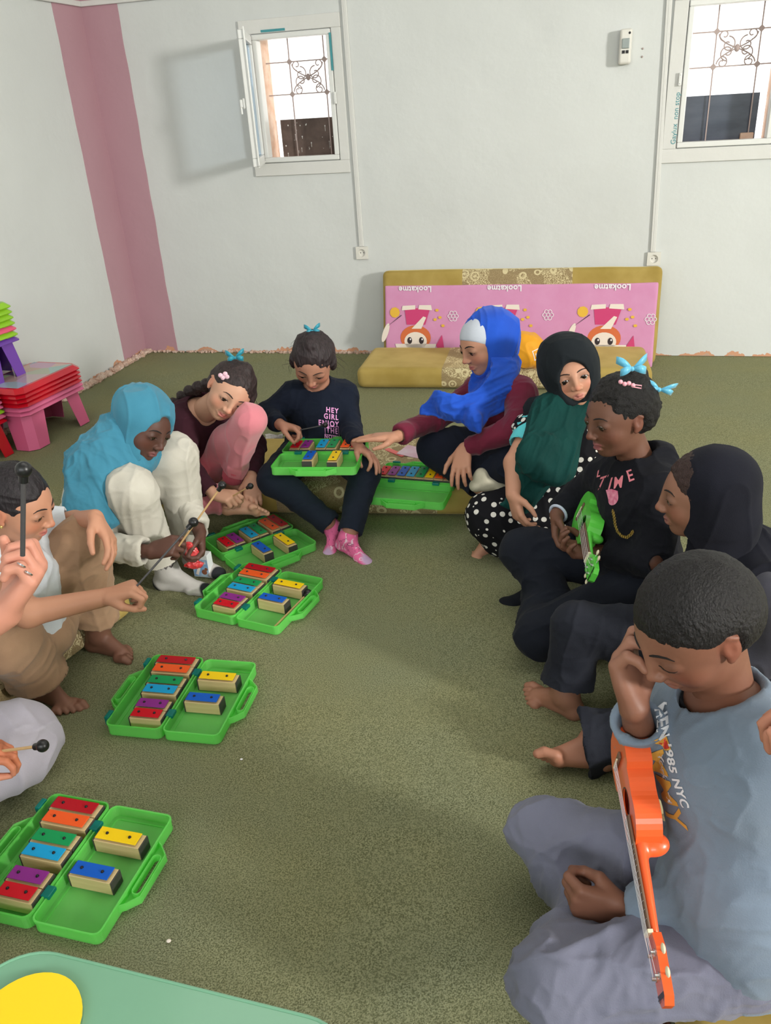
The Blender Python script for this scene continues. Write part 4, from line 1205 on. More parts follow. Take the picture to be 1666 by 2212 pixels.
# ------------------------------------------------------------------ people: building blocks
def skin_mat(name):
    m = mat(name, (200, 150, 120), .5, attr=True, spec=.35, bump=(260, .12, .001))
    return m
M_SKIN = skin_mat('skin')
M_EYEW = mat('eye_surface', (232, 228, 222), .15, attr=True, coat=.6)
M_LASH = mat('lash_dark', (28, 20, 18), .8)
def hair_mat(name, rgb, scale=(60, 60, 6), st=.8):
    return mat(name, rgb, .55, spec=.35, noise=(3, tuple(min(255, int(c * 1.7 + 8)) for c in rgb), .5, scale), bump=(3.5, st, .004, scale))
class Head:
    """local frame: x = the person's left, y = where the face points, z = up; unit = head height"""
    def __init__(s, c, f, up, H):
        s.c = np.asarray(c, float); s.H = H
        y = unit(f); up = np.asarray(up, float); z = unit(up - y * (up @ y)); x = np.cross(y, z)
        s.x, s.y, s.z = -x, y, z          # x: person's left when y forward, z up  (left = z cross y)
        s.x = np.cross(z, y) * -1
        s.M = np.array([s.x, s.y, s.z])
    def p(s, x, y, z): return s.c + s.H * (x * s.x + y * s.y + z * s.z)
    def d(s, x, y, z): return unit(x * s.x + y * s.y + z * s.z)
    def ell(s, c, r): return ell(s.p(*c), np.array(r) * s.H, s.M)
    def cone(s, a, b, ra, rb=None, **k): return cone(s.p(*a), s.p(*b), ra * s.H, (ra if rb is None else rb) * s.H, **k)
    def loc(s, P): return (np.asarray(P) - s.c) @ s.M.T / s.H
    def prims(s, neck=None, open_=.35, wide=1.0, mouth=0.0, ears=True, cheek=1.0, nose=1.0):
        H = s.H; E = s.ell; Cn = s.cone; w = wide
        P = [('u', 0, E((0, -.07, .13), (.375 * w, .44, .37))),
             ('u', .06 * H, E((0, .09, .02), (.335 * w, .335, .36))),
             ('u', .10 * H, E((0, .10, -.20), (.27 * w, .265, .275))),
             ('u', .08 * H, E((0, .235, -.385), (.105, .105, .085))),
             ('u', .10 * H, E((0, .05, -.30), (.225 * w, .24, .14)))]
        for q in (-1, 1):
            P.append(('u', .08 * H, E((q * .175 * w, .225, -.135), (.12 * cheek, .11, .12))))
        for q in (-1, 1):
            P.append(('s', .07 * H, E((q * .150, .475, .035), (.085, .085, .055))))
        P += [('u', .05 * H, Cn((0, .375, .10), (0, .425, -.02), .038, .034)),
              ('u', .03 * H, Cn((0, .415, -.02), (0, .462 * nose + .0, -.122), .032, .048)),
              ('u', .03 * H, E((-.052, .425, -.140), (.040, .045, .034))), ('u', .03 * H, E((.052, .425, -.140), (.040, .045, .034)))]
        for q in (-1, 1):
            P.append(('s', .012 * H, E((q * .026, .448, -.170), (.014, .018, .012))))
        # lips
        mo = mouth
        for q in (-1, 1):
            P.append(('u', .03 * H, Cn((q * .014, .392, -.252), (q * .105, .340, -.272), .021, .012)))
        P.append(('u', .03 * H, Cn((-.06, .360, -.300 - mo), (.06, .360, -.300 - mo), .023)))
        P.append(('u', .02 * H, E((0, .376, -.300 - mo), (.07, .030, .022))))
        P.append(('s', .010 * H, Cn((-.09, .385, -.275 - mo * .4), (.09, .385, -.275 - mo * .4), .009 + mo * .5)))
        P.append(('s', .03 * H, E((0, .45, -.345 - mo), (.06, .08, .022))))
        # lid bulges
        for q in (-1, 1):
            P.append(('u', .02 * H, E((q * .150, .318, .022), (.098, .085, .072))))
            if open_ > 0:
                P.append(('s', .006 * H, s.ell((q * .150, .410, .012), (.066, .06, .034 * open_ + .006))))
        # brow ridge
        for q in (-1, 1): P.append(('u', .03 * H, Cn((q * .07, .375, .098), (q * .215, .315, .100), .020, .014)))
        if ears:
            for q in (-1, 1):
                Me = s.M.copy()
                P.append(('u', .02 * H, s.ell((q * .365 * w, -.03, -.01), (.030, .075, .115))))
                P.append(('u', .02 * H, s.cone((q * .385 * w, -.085, .06), (q * .375 * w, -.035, .10), .022)))
                P.append(('u', .015 * H, s.ell((q * .355 * w, .005, -.105), (.026, .036, .038))))
                P.append(('s', .012 * H, s.ell((q * .405 * w, -.01, .01), (.024, .040, .070))))
        if neck is not None:
            P.append(('u', .08 * H, cone(s.p(0, -.08, -.25), neck, .215 * H, .235 * H)))
        return P
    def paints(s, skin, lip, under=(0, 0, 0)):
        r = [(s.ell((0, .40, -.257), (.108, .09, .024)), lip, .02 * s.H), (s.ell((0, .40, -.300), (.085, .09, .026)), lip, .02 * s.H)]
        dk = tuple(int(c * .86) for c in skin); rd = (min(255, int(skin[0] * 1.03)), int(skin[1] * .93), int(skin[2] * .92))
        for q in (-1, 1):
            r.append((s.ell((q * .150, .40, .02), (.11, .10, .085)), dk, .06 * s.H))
            r.append((s.ell((q * .19, .28, -.12), (.10, .14, .09)), rd, .12 * s.H))
            r.append((s.ell((q * .37, -.03, -.01), (.05, .10, .13)), rd, .06 * s.H))
        r.append((s.ell((0, .49, -.13), (.05, .06, .05)), rd, .05 * s.H))
        return r
    def details(s, body, gaze=(0, 1, -.3), iris=(48, 30, 22), open_=.35, brow=(30, 22, 20), base=(0, 0, 0), browth=1.0, lashw=1.0):
        """eyes, lashes and brows projected on the finished face"""
        v, q = o_v[body.name]; base = np.asarray(base)
        bv = BVHTree.FromPolygons([tuple(p) for p in v], [tuple(int(i) for i in f) for f in q])
        g = unit(gaze)
        for sd_ in (-1, 1):
            c = s.p(sd_ * .150, .322, .014); r = .078 * s.H
            bm = bmesh.new(); bmesh.ops.create_uvsphere(bm, u_segments=20, v_segments=14, radius=r)
            me = bpy.data.meshes.new('eye'); gd = s.d(*g)
            bm.to_mesh(me); bm.free()
            N_ = len(me.vertices); co = np.zeros(N_ * 3); me.vertices.foreach_get('co', co); co = co.reshape(-1, 3)
            a = (co @ gd) / r; cl = np.tile(np.array(srgb(214, 206, 198)[:3]), (N_, 1))
            cl[a > .70] = srgb(*iris)[:3]; cl[a > .94] = srgb(8, 6, 6)[:3]
            at_ = me.color_attributes.new('Col', 'FLOAT_COLOR', 'POINT'); at_.data.foreach_set('color', np.concatenate([cl, np.ones((N_, 1))], 1).astype(np.float32).ravel())
            o = link('eye', me, M_EYEW, body, smooth=True); o.location = c - base
        def arc(pts, r, name, m):
            out = []
            for x, z in pts:
                h = bv.ray_cast(Vector(s.p(x, .50, z)), Vector(-s.y), .5 * s.H)
                out.append((np.array(h[0][:]) if h[0] is not None else s.p(x, .33, z)) + s.y * r * .2 * s.H - base)
            return out
        mbrow = mat('brow_hair_%d_%d_%d' % brow, brow, .8)
        for q_ in (-1, 1):
            br, la = MB(), MB()
            pts = [(q_ * x, z) for x, z in ((.058, .108), (.095, .122), (.14, .130), (.19, .124), (.235, .098))]
            br.tube(arc(pts, .012, '', None), [.011 * s.H * k * browth for k in (.6, 1, 1, .8, .35)], 6)
            zz = .012 + .034 * open_
            pts = [(q_ * x, z) for x, z in ((.083, .002), (.105, zz - .006), (.15, zz + .006), (.195, zz - .006), (.222, .000), (.238, .006))]
            la.tube(arc(pts, .004, '', None), [.0065 * s.H * k * lashw for k in (.4, .8, 1.1, 1, .8, .3)], 5)
            br.build('eyebrow', mbrow, body, smooth=True)
            la.build('eyelashes', M_LASH, body, smooth=True)

def hand(w, d, n, s, L, curl=(.5, .5, .5, .5), thumb=(.5, .3), spread=.10, bend=None):
    """w wrist, d wrist->knuckles, n palm side, s thumb side; curl per finger (radians per joint)"""
    w = np.asarray(w, float); d = unit(d); n = np.asarray(n, float); n = unit(n - d * (n @ d)); s = np.asarray(s, float); s = unit(s - d * (s @ d) - n * (s @ n))
    P = []
    if not isinstance(curl, (tuple, list)): curl = (curl,) * 4
    specs = [(.185, .49, .43), (.065, .52, .48), (-.055, .50, .44), (-.165, .45, .35)]
    for i, (off, mc, pl) in enumerate(specs):
        b = w + s * off * .45 * L + d * .02 * L; k = w + d * mc * L + s * off * L - n * .01 * L
        P.append(('u', .035 * L * 2 if i else 0, cone(b, k, .088 * L, .068 * L)))
        dd = unit(d + s * off * spread * 5)
        c = curl[i]; c = c if isinstance(c, (tuple, list)) else (c, c * 1.1, c * .8)
        a = 0; p = k
        for j, (fl, r0, r1) in enumerate(((.46, .062, .055), (.30, .055, .049), (.26, .048, .038))):
            a += c[j]; q = p + (dd * math.cos(a) + n * math.sin(a)) * pl * fl * L
            P.append(('u', .012 * L, cone(p, q, r0 * L, r1 * L))); p = q
    P.append(('u', .08 * L, ell(w + d * .28 * L, (.10 * L, .22 * L, .19 * L) if False else (.19 * L, .26 * L, .085 * L), np.array([s, d, n]))))
    op, cl = thumb
    b = w + d * .10 * L + s * .10 * L; k = b + unit(d * (.75 - op * .2) + s * (.45 + op * .5) + n * (.25 + cl * .4)) * .27 * L
    m_ = k + unit(d * .85 + s * (op * .75 - cl * .5) + n * (.2 + cl * .7)) * .20 * L
    t = m_ + unit(d * (.95 - cl * .2) + s * (op * .35 - cl * .75) + n * (.1 + cl * .7)) * .17 * L
    P += [('u', .06 * L, cone(b, k, .105 * L, .072 * L)), ('u', .02 * L, cone(k, m_, .068 * L, .058 * L)), ('u', .015 * L, cone(m_, t, .058 * L, .043 * L))]
    return P
def forearm(e, w, re, rw): return [('u', .02, cone(e, lerp(e, w, .35), re, re * .98)), ('u', .02, cone(lerp(e, w, .35), w, re * .98, rw))]
def foot(a, t, up, L, toes=True, side=None, plump=1.0):
    """a ankle, t toe direction, up instep side; side = direction of the big toe"""
    a = np.asarray(a, float); t = unit(t); up = np.asarray(up, float); up = unit(up - t * (up @ t)); s = np.cross(up, t)
    if side is not None and s @ np.asarray(side, float) < 0: s = -s
    k = plump
    heel = a - up * .20 * L - t * .12 * L; ball = a - up * .27 * L + t * .42 * L + s * .03 * L
    P = [('u', 0, cone(a + up * .05 * L, heel, .145 * L * k, .13 * L * k)), ('u', .06 * L, cone(heel, ball, .12 * L * k, .085 * L * k)),
         ('u', .08 * L, cone(a - up * .02 * L, ball + up * .04 * L, .13 * L * k, .08 * L * k)),
         ('u', .05 * L, cone(ball + s * (.10 if toes else .05) * L, ball - s * (.14 if toes else .08) * L - t * .05 * L, .085 * L * k, .07 * L * k)),
         ('s', .05 * L, ell(a - up * .42 * L + t * .15 * L + s * .14 * L, (.20 * L, .10 * L, .07 * L), np.array([t, s, up])))]
    if toes:
        for i, (off, ln, r) in enumerate(((.145, .20, .062), (.060, .185, .044), (-.012, .165, .041), (-.080, .145, .039), (-.150, .12, .037))):
            b = ball + s * off * L + t * (-.01 - .03 * max(0, i - 1)) * L + t * .02 * L
            P.append(('u', .012 * L, cone(b, b + t * ln * L * .62 + up * .02 * L, r * .95 * L, r * L)))
            P.append(('u', .01 * L, cone(b + t * ln * L * .62 + up * .02 * L, b + t * ln * L - up * .012 * L, r * L, r * .85 * L)))
    else:
        P.append(('u', .06 * L, ell(ball + t * .10 * L, (.18 * L * k, .155 * L * k, .085 * L * k), np.array([t, s, up]))))
    return P
def trunk(pel, nb, sL, sR, lat, fwd, w=1.0, grow=0.0, waist=1.0, bend=None):
    """torso prims; pel pelvis centre, nb neck base, sL/sR shoulder joints"""
    pel, nb, sL, sR = [np.asarray(v, float) for v in (pel, nb, sL, sR)]
    up = unit(nb - pel); L = np.linalg.norm(nb - pel); lat = unit(np.asarray(lat) - up * (np.asarray(lat) @ up)); fw = np.cross(lat, up)
    if fw @ np.asarray(fwd) < 0: fw = -fw
    Mx = np.array([lat, fw, up]); g = grow
    mid = lerp(pel, nb, .5) + (0 if bend is None else np.asarray(bend))
    ch = lerp(pel, nb, .74) + (0 if bend is None else np.asarray(bend) * .6)
    sw = np.linalg.norm(sL - sR) * .5
    return [('u', 0, ell(pel, (.118 * w + g, .098 * w + g, .10 + g), Mx)),
            ('u', .06, ell(mid, (.103 * w * waist + g, .082 * w + g, L * .30 + g), Mx)),
            ('u', .06, ell(ch, (sw * .98 + g, .085 * w + g, L * .26 + g), Mx)),
            ('u', .04, cone(sL, lerp(nb, sL, .25) - up * .012, .044 + g, .048 + g)), ('u', .04, cone(sR, lerp(nb, sR, .25) - up * .012, .044 + g, .048 + g)),
            ('u', .04, cone(nb - up * .05, nb - up * .01, .05 + g, .038 + g))]
def limb(a, b, c, ra, rb, rc, k=.025, **kw):
    return [('u', k, cone(a, b, ra, rb, **kw)), ('u', k * .6, cone(b, c, rb * .98, rc, **kw))]
def bones(name, **k): pass
def zs(p): return np.round(p, 3)
def sleeve(S, E, W, rs, re, rc, t=.9, k=.02, hollow=.045, rim=.0):
    """cloth tube shoulder-elbow-wrist ending in an open cuff at fraction t of the forearm"""
    S, E, W = [np.asarray(v, float) for v in (S, E, W)]
    c = lerp(E, W, t); d = unit(W - E)
    P = [('u', k, cone(S, E, rs, re)), ('u', k * .7, cone(E, c - d * (.012 + rc * .5), re, rc * 1.0)), ('u', .012, cone(c - d * .04, c, rc, rc + rim, flat=True))]
    P.append(('s', .003, cone(c - d * min(hollow, .028), c + d * .02, rc * .96 - .011, rc - .0065 + rim)))
    return P
def trouser(H_, K, An, rh, rk, ra, t=.88, hollow=.05, rim=.004):
    return sleeve(H_, K, An, rh, rk, ra, t, .03, hollow, rim)
def person(label, base, col, chunks, paints, cat='person'):
    return sculpt('person', chunks, M_SKIN, base=base, paint=paints, col=col, label=label, cat=cat)
def part(name, chunks, m, body, base, **k):
    return sculpt(name, chunks, m, base=base, parent=body, **k)
def want(n): 
    return True
def bow(P, M3, s, m, parent, base, name='hair_bow'):
    """ribbon bow: M3 rows right, out, up"""
    M3 = np.asarray(M3); mb = MB()
    for sx, lift, ln in ((-1, .55, 1.0), (1, .75, .9), (-1, -.25, .75), (1, -.1, .85)):
        pts = []
        for i in range(7):
            u = i / 6; w = (.10 + .42 * math.sin(u * 2.2)) * s
            c = V(sx * ln * u * s, .25 * math.sin(u * 3) * s, lift * u * s)
            pts.append((c - V(0, .3, .95) * w * .5, c + V(0, .3, .95) * w * .5))
        vs = [[mb.bm.verts.new(np.asarray(P) - base + p @ M3) for p in pr] for pr in pts]
        for i in range(6): mb.bm.faces.new((vs[i][0], vs[i][1], vs[i + 1][1], vs[i + 1][0]))
    o = mb.build(name, m, parent, smooth=True); md = o.modifiers.new('thick', 'SOLIDIFY'); md.thickness = .0014; md.offset = 0
    k = MB().ball(np.asarray(P) - base, s * .16, 10); k.build('bow_knot', m, o, smooth=True)
    return o
M_BOW = mat('blue_satin_ribbon', (96, 182, 214), .35, sheen=.3)
M_BOW2 = mat('teal_satin_ribbon', (24, 138, 160), .4, sheen=.3)

# ================================================================== boy in the grey-blue shirt (front right)
if want('J'):
    hd = Head((0.443, 0.98, 0.69), (-0.82, -0.293, -0.491), (-0.491, -0.078, 0.867), .200)
    skin, lip = (128, 86, 68), (128, 78, 72)
    nb = A(1572, 1500, .98); sN = A(1655, 1610, .885); sF = A(1440, 1510, 1.13); pel = V(.515, .865, .185)
    eN = A(1630, 1925, .83); wN = A(1350, 1965, .885); eF = A(1398, 1655, 1.03); wF = A(1372, 1532, .97)
    hN = pel + V(.0, -.060, .005); hF = pel + V(-.01, .085, -.01)
    kN = A(1200, 2120, .80); kF = A(1175, 1800, 1.10); aN = V(.37, 1.02, .075); aF = V(.345, .865, .058)
    bones('J', sh=(sN, sF), uaN=(sN, eN), faN=(eN, wN), uaF=(sF, eF), faF=(eF, wF), trunk=(nb, pel), thN=(hN, kN), shN=(kN, aN), thF=(hF, kF), shF=(kF, aF))
    base = V(.5, .9, 0)
    cb = lambda r, u, c: unit(_R * r + _U * u - _F * c)      # direction: right, up, towards camera
    handN = hand(wN, cb(-1, .12, -.05), cb(.1, .35, -.9), cb(-.2, .9, .4), .155, curl=((.9, 1.3, .9), (1.2, 1.4, .9), (1.3, 1.4, .9), (1.3, 1.4, .9)), thumb=(.1, .9))
    handF = hand(wF, cb(-.22, 1, .0), cb(.75, .1, .65), cb(.65, .1, -.75), .168, curl=((.45, .9, .5), (.6, 1.0, .6), (.8, 1.1, .6), (1.0, 1.1, .6)), thumb=(.3, .5), spread=.12)
    ch = [(hd.prims(nb - V(.0, 0, .02), open_=0), .0023)]
    ch.append((limb(sN, eN, wN, .04, .034, .023) + handN, .0026)); ch.append((limb(sF, eF, wF, .04, .032, .022) + handF, .0026))
    ch.append((trunk(pel, nb, sN, sF, (0, 1, 0), (-1, 0, 0)) + limb(hN, kN, aN, .065, .048, .034) + limb(hF, kF, aF, .065, .048, .034), .006))
    ch.append((foot(aN, (-.45, .75, -.1), (.2, .1, 1), .19, True, (0, 1, 0)) + foot(aF, (.6, -.7, -.05), (0, 0, 1), .19, True, (0, -1, 0)), .003))
    J = person('boy in grey-blue shirt sitting cross-legged front right, rubbing his face', base, skin, ch,
               hd.paints(skin, lip) + [(ell(wF + cb(-.06, 1, .1) * .10 + cb(.85, .1, .45) * .02, (.06, .06, .07)), (158, 112, 92), .05)])
    hd.details(J, (0, 1, -.6), open_=0, base=base, brow=(24, 18, 16))
    # short cropped hair
    def napp(P, N_): 
        return (vnoise(P * 420, 1) - .5) * .0016 + (vnoise(P * 90, 2) - .5) * .0022
    hp = [('u', 0, hd.ell((0, -.075, .145), (.392, .455, .388))), ('u', .03, hd.ell((0, -.20, -.02), (.36, .335, .27)))]
    hp += [('s', .006, hd.ell((0, .50, -.16), (.44, .42, .44))), ('s', .012, hd.ell((-.42, .12, -.16), (.14, .20, .26))), ('s', .012, hd.ell((.42, .12, -.16), (.14, .20, .26))),
           ('s', .006, hd.ell((-.46, -.03, -.03), (.13, .13, .17))), ('s', .006, hd.ell((.46, -.03, -.03), (.13, .13, .17))), ('s', .01, hd.ell((0, -.22, -.55), (.6, .6, .36)))]
    part('short_hair', [(hp, .0025, napp)], hair_mat('cropped_black_hair', (17, 15, 16), (90, 90, 40), 1.0), J, base)
    m_sh = cloth('grey_blue_jersey', (122, 137, 154), .92, (108, 122, 140), .5)
    tp = trunk(pel + V(0, 0, .03), nb, sN, sF, (0, 1, 0), (-1, 0, 0), 1.0, .015, 1.02)
    tp += [('u', .04, cone(pel + V(-.01, 0, .10), pel + V(0, 0, -.02),   .115, .128, sq=((1, 0, 0), .85))),
           ('s', .006, cone(nb + V(-.012, 0, -.012), nb + V(-.03, 0, .10), .058, .075))]
    tp += sleeve(sN, eN, wN, .058, .052, .036, .93) + sleeve(sF, eF, wF, .056, .05, .037, .82, rim=.006)
    tp += [('s', .004, cone(pel + V(0, 0, -.06), pel + V(0, 0, -.30), .3, .3, flat=True))]
    shirt = part('shirt', [(tp, .0042, [folds(.0055, 9, (.2, 0, 1), 3, 21), folds(.0025, 24, (1, .3, 0), 3, 5)])], m_sh, J, base)
    col_ = MB(); nd = unit(V(-.22, 0, 1)); Mo = _orth(nd)
    ctr = nb + V(-.012, 0, -.002)
    part('undershirt', [([('u', 0, cone(nb + V(-.01, 0, -.05), nb + V(-.015, 0, -.002), .060, .054)), ('s', .004, cone(nb + V(-.01, 0, -.014), nb + V(-.035, 0, .10), .052, .07))], .003)], cloth('black_undershirt', (26, 26, 30), .9), J, base)
    m_tr = cloth('grey_blue_cotton_trousers', (118, 120, 138), .9, (104, 106, 124), .5)
    tr = [('u', 0, ell(pel + V(0, .01, .0), (.125, .130, .085))), ] + trouser(hN, kN, aN, .070, .072, .062, .72) + trouser(hF, kF, aF, .080, .064, .056, .72)
    trs = part('trousers', [(tr, .0045, [folds(.010, 11, (1, .2, .1), 3.5, 31), folds(.004, 24, (.6, 1, 0), 3, 35)])], m_tr, J, base)
    pf = A(1440, 2140, .80)
    # lettering on the shirt front
    up_ = cb(-.62, .55, -.1)
    nr = unit(V(-.86, -.42, .28))
    def onpx(px, py, Y): return A(px, py, Y)
    m_w = mat('white_print', (226, 228, 232), .7); m_y = mat('mustard_print', (228, 172, 74), .7); m_r = mat('red_print', (204, 60, 48), .7)
    for txt, sz, (px_, py_), Y_, mm, nm, sp_ in (('MMY', .055, (1446, 1684), .95, m_y, 'shirt_lettering', 1.0), ('HEN 1985 NYC', .020, (1460, 1622), .95, m_w, 'shirt_slogan', 1.05),
                                               ('York', .018, (1436, 1648), .95, m_w, 'shirt_script', 1.0), ('TM', .012, (1463, 1694), .95, m_w, 'shirt_small_mark', 1.0)):
        me = text_mesh(txt, sz, .1 if nm == 'shirt_script' else 0, 0, sp_, .0006)
        wrap(me, shirt, A(px_, py_, Y_), cb(-.55, -.1, .85), cb(.93, .36, 0), nm, mm, J, base=base, maxd=.5)
    wrap(poly_me([[(-.012, -.008), (.012, -.008), (.012, .008), (-.012, .008)]]), shirt, A(1436, 1603, .95), cb(-.55, -.1, .85), cb(.86, .5, 0), 'flag_print', m_y, J, base=base, maxd=.5)
    wrap(poly_me([[(-.005, -.006), (.010, -.006), (.010, .006), (-.005, .006)]]), shirt, A(1436, 1603, .95), cb(-.55, -.1, .85), cb(.86, .5, 0), 'flag_field', m_r, J, base=base, off=.0018, maxd=.5)
def basep(p): return V(p[0], p[1], 0)
cb = lambda r, u, c: unit(_R * r + _U * u - _F * c)      # direction given as right, up, towards the lens
def hood(hd, face=(.30, .42), fz=-.04, out=(.45, .53, .47), jaw=(.34, .40, .30), seam=.006, chinz=-.36, fy=.80, top=None):
    """scarf wrapped round the head: prims around head, open at the face"""
    P = [('u', 0, hd.ell((0, -.07, .12), out)), ('u', .05, hd.ell((0, .02, chinz), jaw))]
    if top is not None: P += top
    P.append(('s', seam, hd.ell((0, fy, fz), (face[0], .62, face[1]))))
    return P
M_SCARFIN = None
# ================================================================== girl with the green ukulele
if want('H'):
    hd = Head((0.622, 1.98, 0.642), (-0.929, -0.346, -0.131), (-0.153, 0.037, 0.987), .200)
    skin, lip = (112, 76, 60), (150, 88, 88)
    nb = A(1385, 1003, 1.99); sN = A(1432, 1072, 1.87); sF = A(1312, 1030, 2.10); pel = V(.70, 1.95, .19)
    eN = A(1405, 1208, 1.82); wN = A(1288, 1192, 1.93); eF = A(1243, 1075, 2.19); wF = A(1203, 1112, 2.12)
    hN = pel + V(-.01, -.08, -.01); hF = pel + V(-.01, .08, -.01)
    kF = A(1132, 1192, 2.10); kN = A(1165, 1372, 1.82); aN = G(1165, 1268, .055); aF = V(.50, 1.88, .06)
    bones('H', sh=(sN, sF), uaN=(sN, eN), faN=(eN, wN), uaF=(sF, eF), faF=(eF, wF), trunk=(nb, pel), thN=(hN, kN), shN=(kN, aN), thF=(hF, kF), shF=(kF, aF))
    base = basep(pel)
    handN = hand(wN, cb(-1, .12, .05), cb(-.1, .6, .5), cb(.1, .75, -.6), .145, curl=((.5, .9, .6), (.6, 1.0, .6), (.5, 1.0, .6), (.7, 1.0, .6)), thumb=(.5, .3))
    handF = hand(wF, cb(-.05, -.95, .3), cb(.85, -.1, .35), cb(.6, .2, .6), .150, curl=((.35, .5, .3), (.4, .6, .4), (.5, .7, .4), (.6, .7, .4)), thumb=(.6, .3))
    ch = [(hd.prims(nb - V(0, 0, .02), open_=.38, mouth=.018), .0024), (limb(sN, eN, wN, .036, .031, .021) + handN, .0028), (limb(sF, eF, wF, .036, .031, .021) + handF, .0028),
          (trunk(pel, nb, sN, sF, (0, 1, 0), (-1, 0, 0)) + limb(hN, kN, aN, .06, .045, .032) + limb(hF, kF, aF, .06, .045, .032), .007)]
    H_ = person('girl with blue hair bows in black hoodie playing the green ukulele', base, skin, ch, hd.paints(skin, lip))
    hd.details(H_, (0, 1, -.45), open_=.38, base=base, brow=(30, 22, 20))
    fz_ = lambda P, N_: (vnoise(P * 130, 4) - .5) * .006 + (vnoise(P * 40, 5) - .5) * .006
    hp = [('u', 0, hd.ell((0, -.10, .17), (.41, .45, .405))), ('u', .02, hd.ell((0, -.24, .0), (.36, .29, .29)))]
    hp += [('s', .010, hd.ell((0, .56, -.12), (.45, .42, .47))), ('s', .012, hd.ell((-.44, .02, -.18), (.16, .25, .27))), ('s', .012, hd.ell((.44, .02, -.18), (.16, .25, .27))), ('s', .015, hd.ell((0, -.1, -.62), (.7, .7, .36)))]
    hp += [('u', .01, hd.ell((.0, -.46, .20), (.13, .14, .13))), ('u', .01, hd.ell((-.05, -.30, .50), (.12, .14, .10)))]
    for k in range(7): hp.append(('u', .006, hd.ell((-.10 + .02 * math.sin(k), -.20 - .045 * k, .56 - .06 * k), (.06, .05, .05))))
    for k in range(8):
        a = k * .8; hp.append(('u', .006, hd.ell((-.02 + .05 * math.sin(a), -.52 + .03 * math.cos(a * 2), .16 - .022 * k), (.075, .065, .06))))
    hr = part('hair', [(hp, .003, fz_)], hair_mat('curly_black_hair', (15, 13, 13), (120, 120, 120), .9), H_, base)
    bow(A(1366, 797, 1.94), [_R, -_F, _U], .040, M_BOW, H_, base)
    bow(A(1424, 842, 1.96), [_U * -.2 + _R, -_F, _U * .6 + _R * .3], .040, M_BOW, H_, base)
    cl_ = MB(); pc = [np.array(A(1341 + 9 * k, 826 + 1.5 * k + (2 if k % 2 else -1), 1.895)) - base for k in range(6)]
    for k in range(4): cl_.ball(pc[k], .0058, 10)
    cl_.tube([pc[3] + V(0, 0, .002), pc[5] + V(0, 0, .003), pc[5] - V(0, 0, .004), pc[3] - V(0, 0, .004)], .0016, 6, True)
    cl_.build('hair_clip', mat('pink_clip_plastic', (238, 170, 182), .35), H_, smooth=True)
    m_b = cloth('black_sweatshirt', (28, 29, 35), .95, (22, 23, 28), .5)
    tp = trunk(pel + V(0, 0, .02), nb, sN, sF, (0, 1, 0), (-1, 0, 0), 1.0, .02, 1.12)
    tp += [('u', .03, cone(nb + V(-.03, -.03, -.012), nb + V(.05, .0, .012), .045, .05)), ('u', .02, cone(nb + V(.05, .03, .005), nb + V(.0, .06, .0), .038, .036)), ('u', .02, cone(nb + V(.05, -.03, .0), nb + V(-.02, -.06, -.02), .036, .03)),
           ('s', .005, cone(nb + V(-.012, 0, .0), nb + V(-.03, 0, .10), .048, .065))]
    tp += sleeve(sN, eN, wN, .055, .048, .036, .78) + sleeve(sF, eF, wF, .052, .045, .034, .9)
    hole = lerp(eN, sN, .05) + cb(.25, -.45, .8) * .045
    tp += [('s', .004, ell(hole, (.03, .022, .03)))]
    sh = part('hoodie', [(tp, .0042, [folds(.006, 10, (.2, 0, 1), 3, 41), folds(.0025, 26, (1, .3, 0), 3, 5)])], m_b, H_, base)
    m_j = cloth('black_trousers', (27, 30, 38), .9, (36, 40, 50), .4)
    tr = [('u', 0, ell(pel + V(0, 0, -.01), (.12, .15, .085)))] + trouser(hN, kN, aN, .082, .066, .05, .86) + trouser(hF, kF, aF, .085, .068, .05, .86)
    part('trousers', [(tr, .0045, [folds(.007, 10, (1, .2, .1), 3, 51)])], m_j, H_, base)
    sk = foot(aN, (-.75, .35, -.12), (.1, .2, 1), .19, False) + foot(aF, (-.7, .55, 0), (.2, 0, 1), .19, False)
    part('socks', [([(a_, k_, (f_[0], f_[1], f_[2])) for a_, k_, f_ in sk], .004)], cloth('black_socks', (30, 32, 38), .95), H_, base)
    wr = MB(); dw = unit(wF - eF); Mx = _orth(dw)
    wr.tube([wF - dw * .008 + .027 * (Mx[0] * math.cos(t) + Mx[1] * math.sin(t)) - base for t in np.linspace(0, 6.283, 20, endpoint=False)], .0045, 8, True)
    wr.build('wrist_band', mat('pale_blue_band', (196, 206, 226), .4), H_, smooth=True)
    nr = cb(-.15, .25, 1); m_p = mat('pink_print', (236, 138, 150), .7)
    for txt, sz, px_, py_, rot in (('T', .046, 1308, 1026, .42), ('I', .046, 1321, 1042, .28), ('M', .044, 1335, 1046, .12), ('E', .046, 1358, 1037, -.18), ('L', .026, 1306, 993, .2)):
        me = text_mesh(txt, sz, 0, 0, 1.0, .0007); me.transform(Matrix.Diagonal((.62, 1, 1, 1)))
        wrap(me, sh, A(px_, py_, 1.93), nr, cb(math.sin(rot), math.cos(rot), 0), 'hoodie_lettering', m_p, H_, base=base, maxd=.6)
    wrap(poly_me([disc(0, .004, .011, .016, 16), [(-.016, .034), (-.004, .031), (.010, .022), (.011, .006), (-.011, .006)]]), sh, A(1323, 1087, 1.93), nr, cb(0, 1, 0), 'rose_patch', mat('rose_patch_pink', (206, 92, 128), .6, noise=(90, (240, 170, 190), .7)), H_, base=base, maxd=.6)
    v_, q_ = o_v[sh.name]; bv_ = o_v[('bvh', sh.name)]
    def onc(px_, py_):
        d_ = Vector(unit(ray(px_, py_))); h_ = bv_.ray_cast(Vector(CAM), d_, 4); return np.array((h_[0] - d_ * .004)[:]) - base if h_[0] is not None else A(px_, py_, 1.85) - base
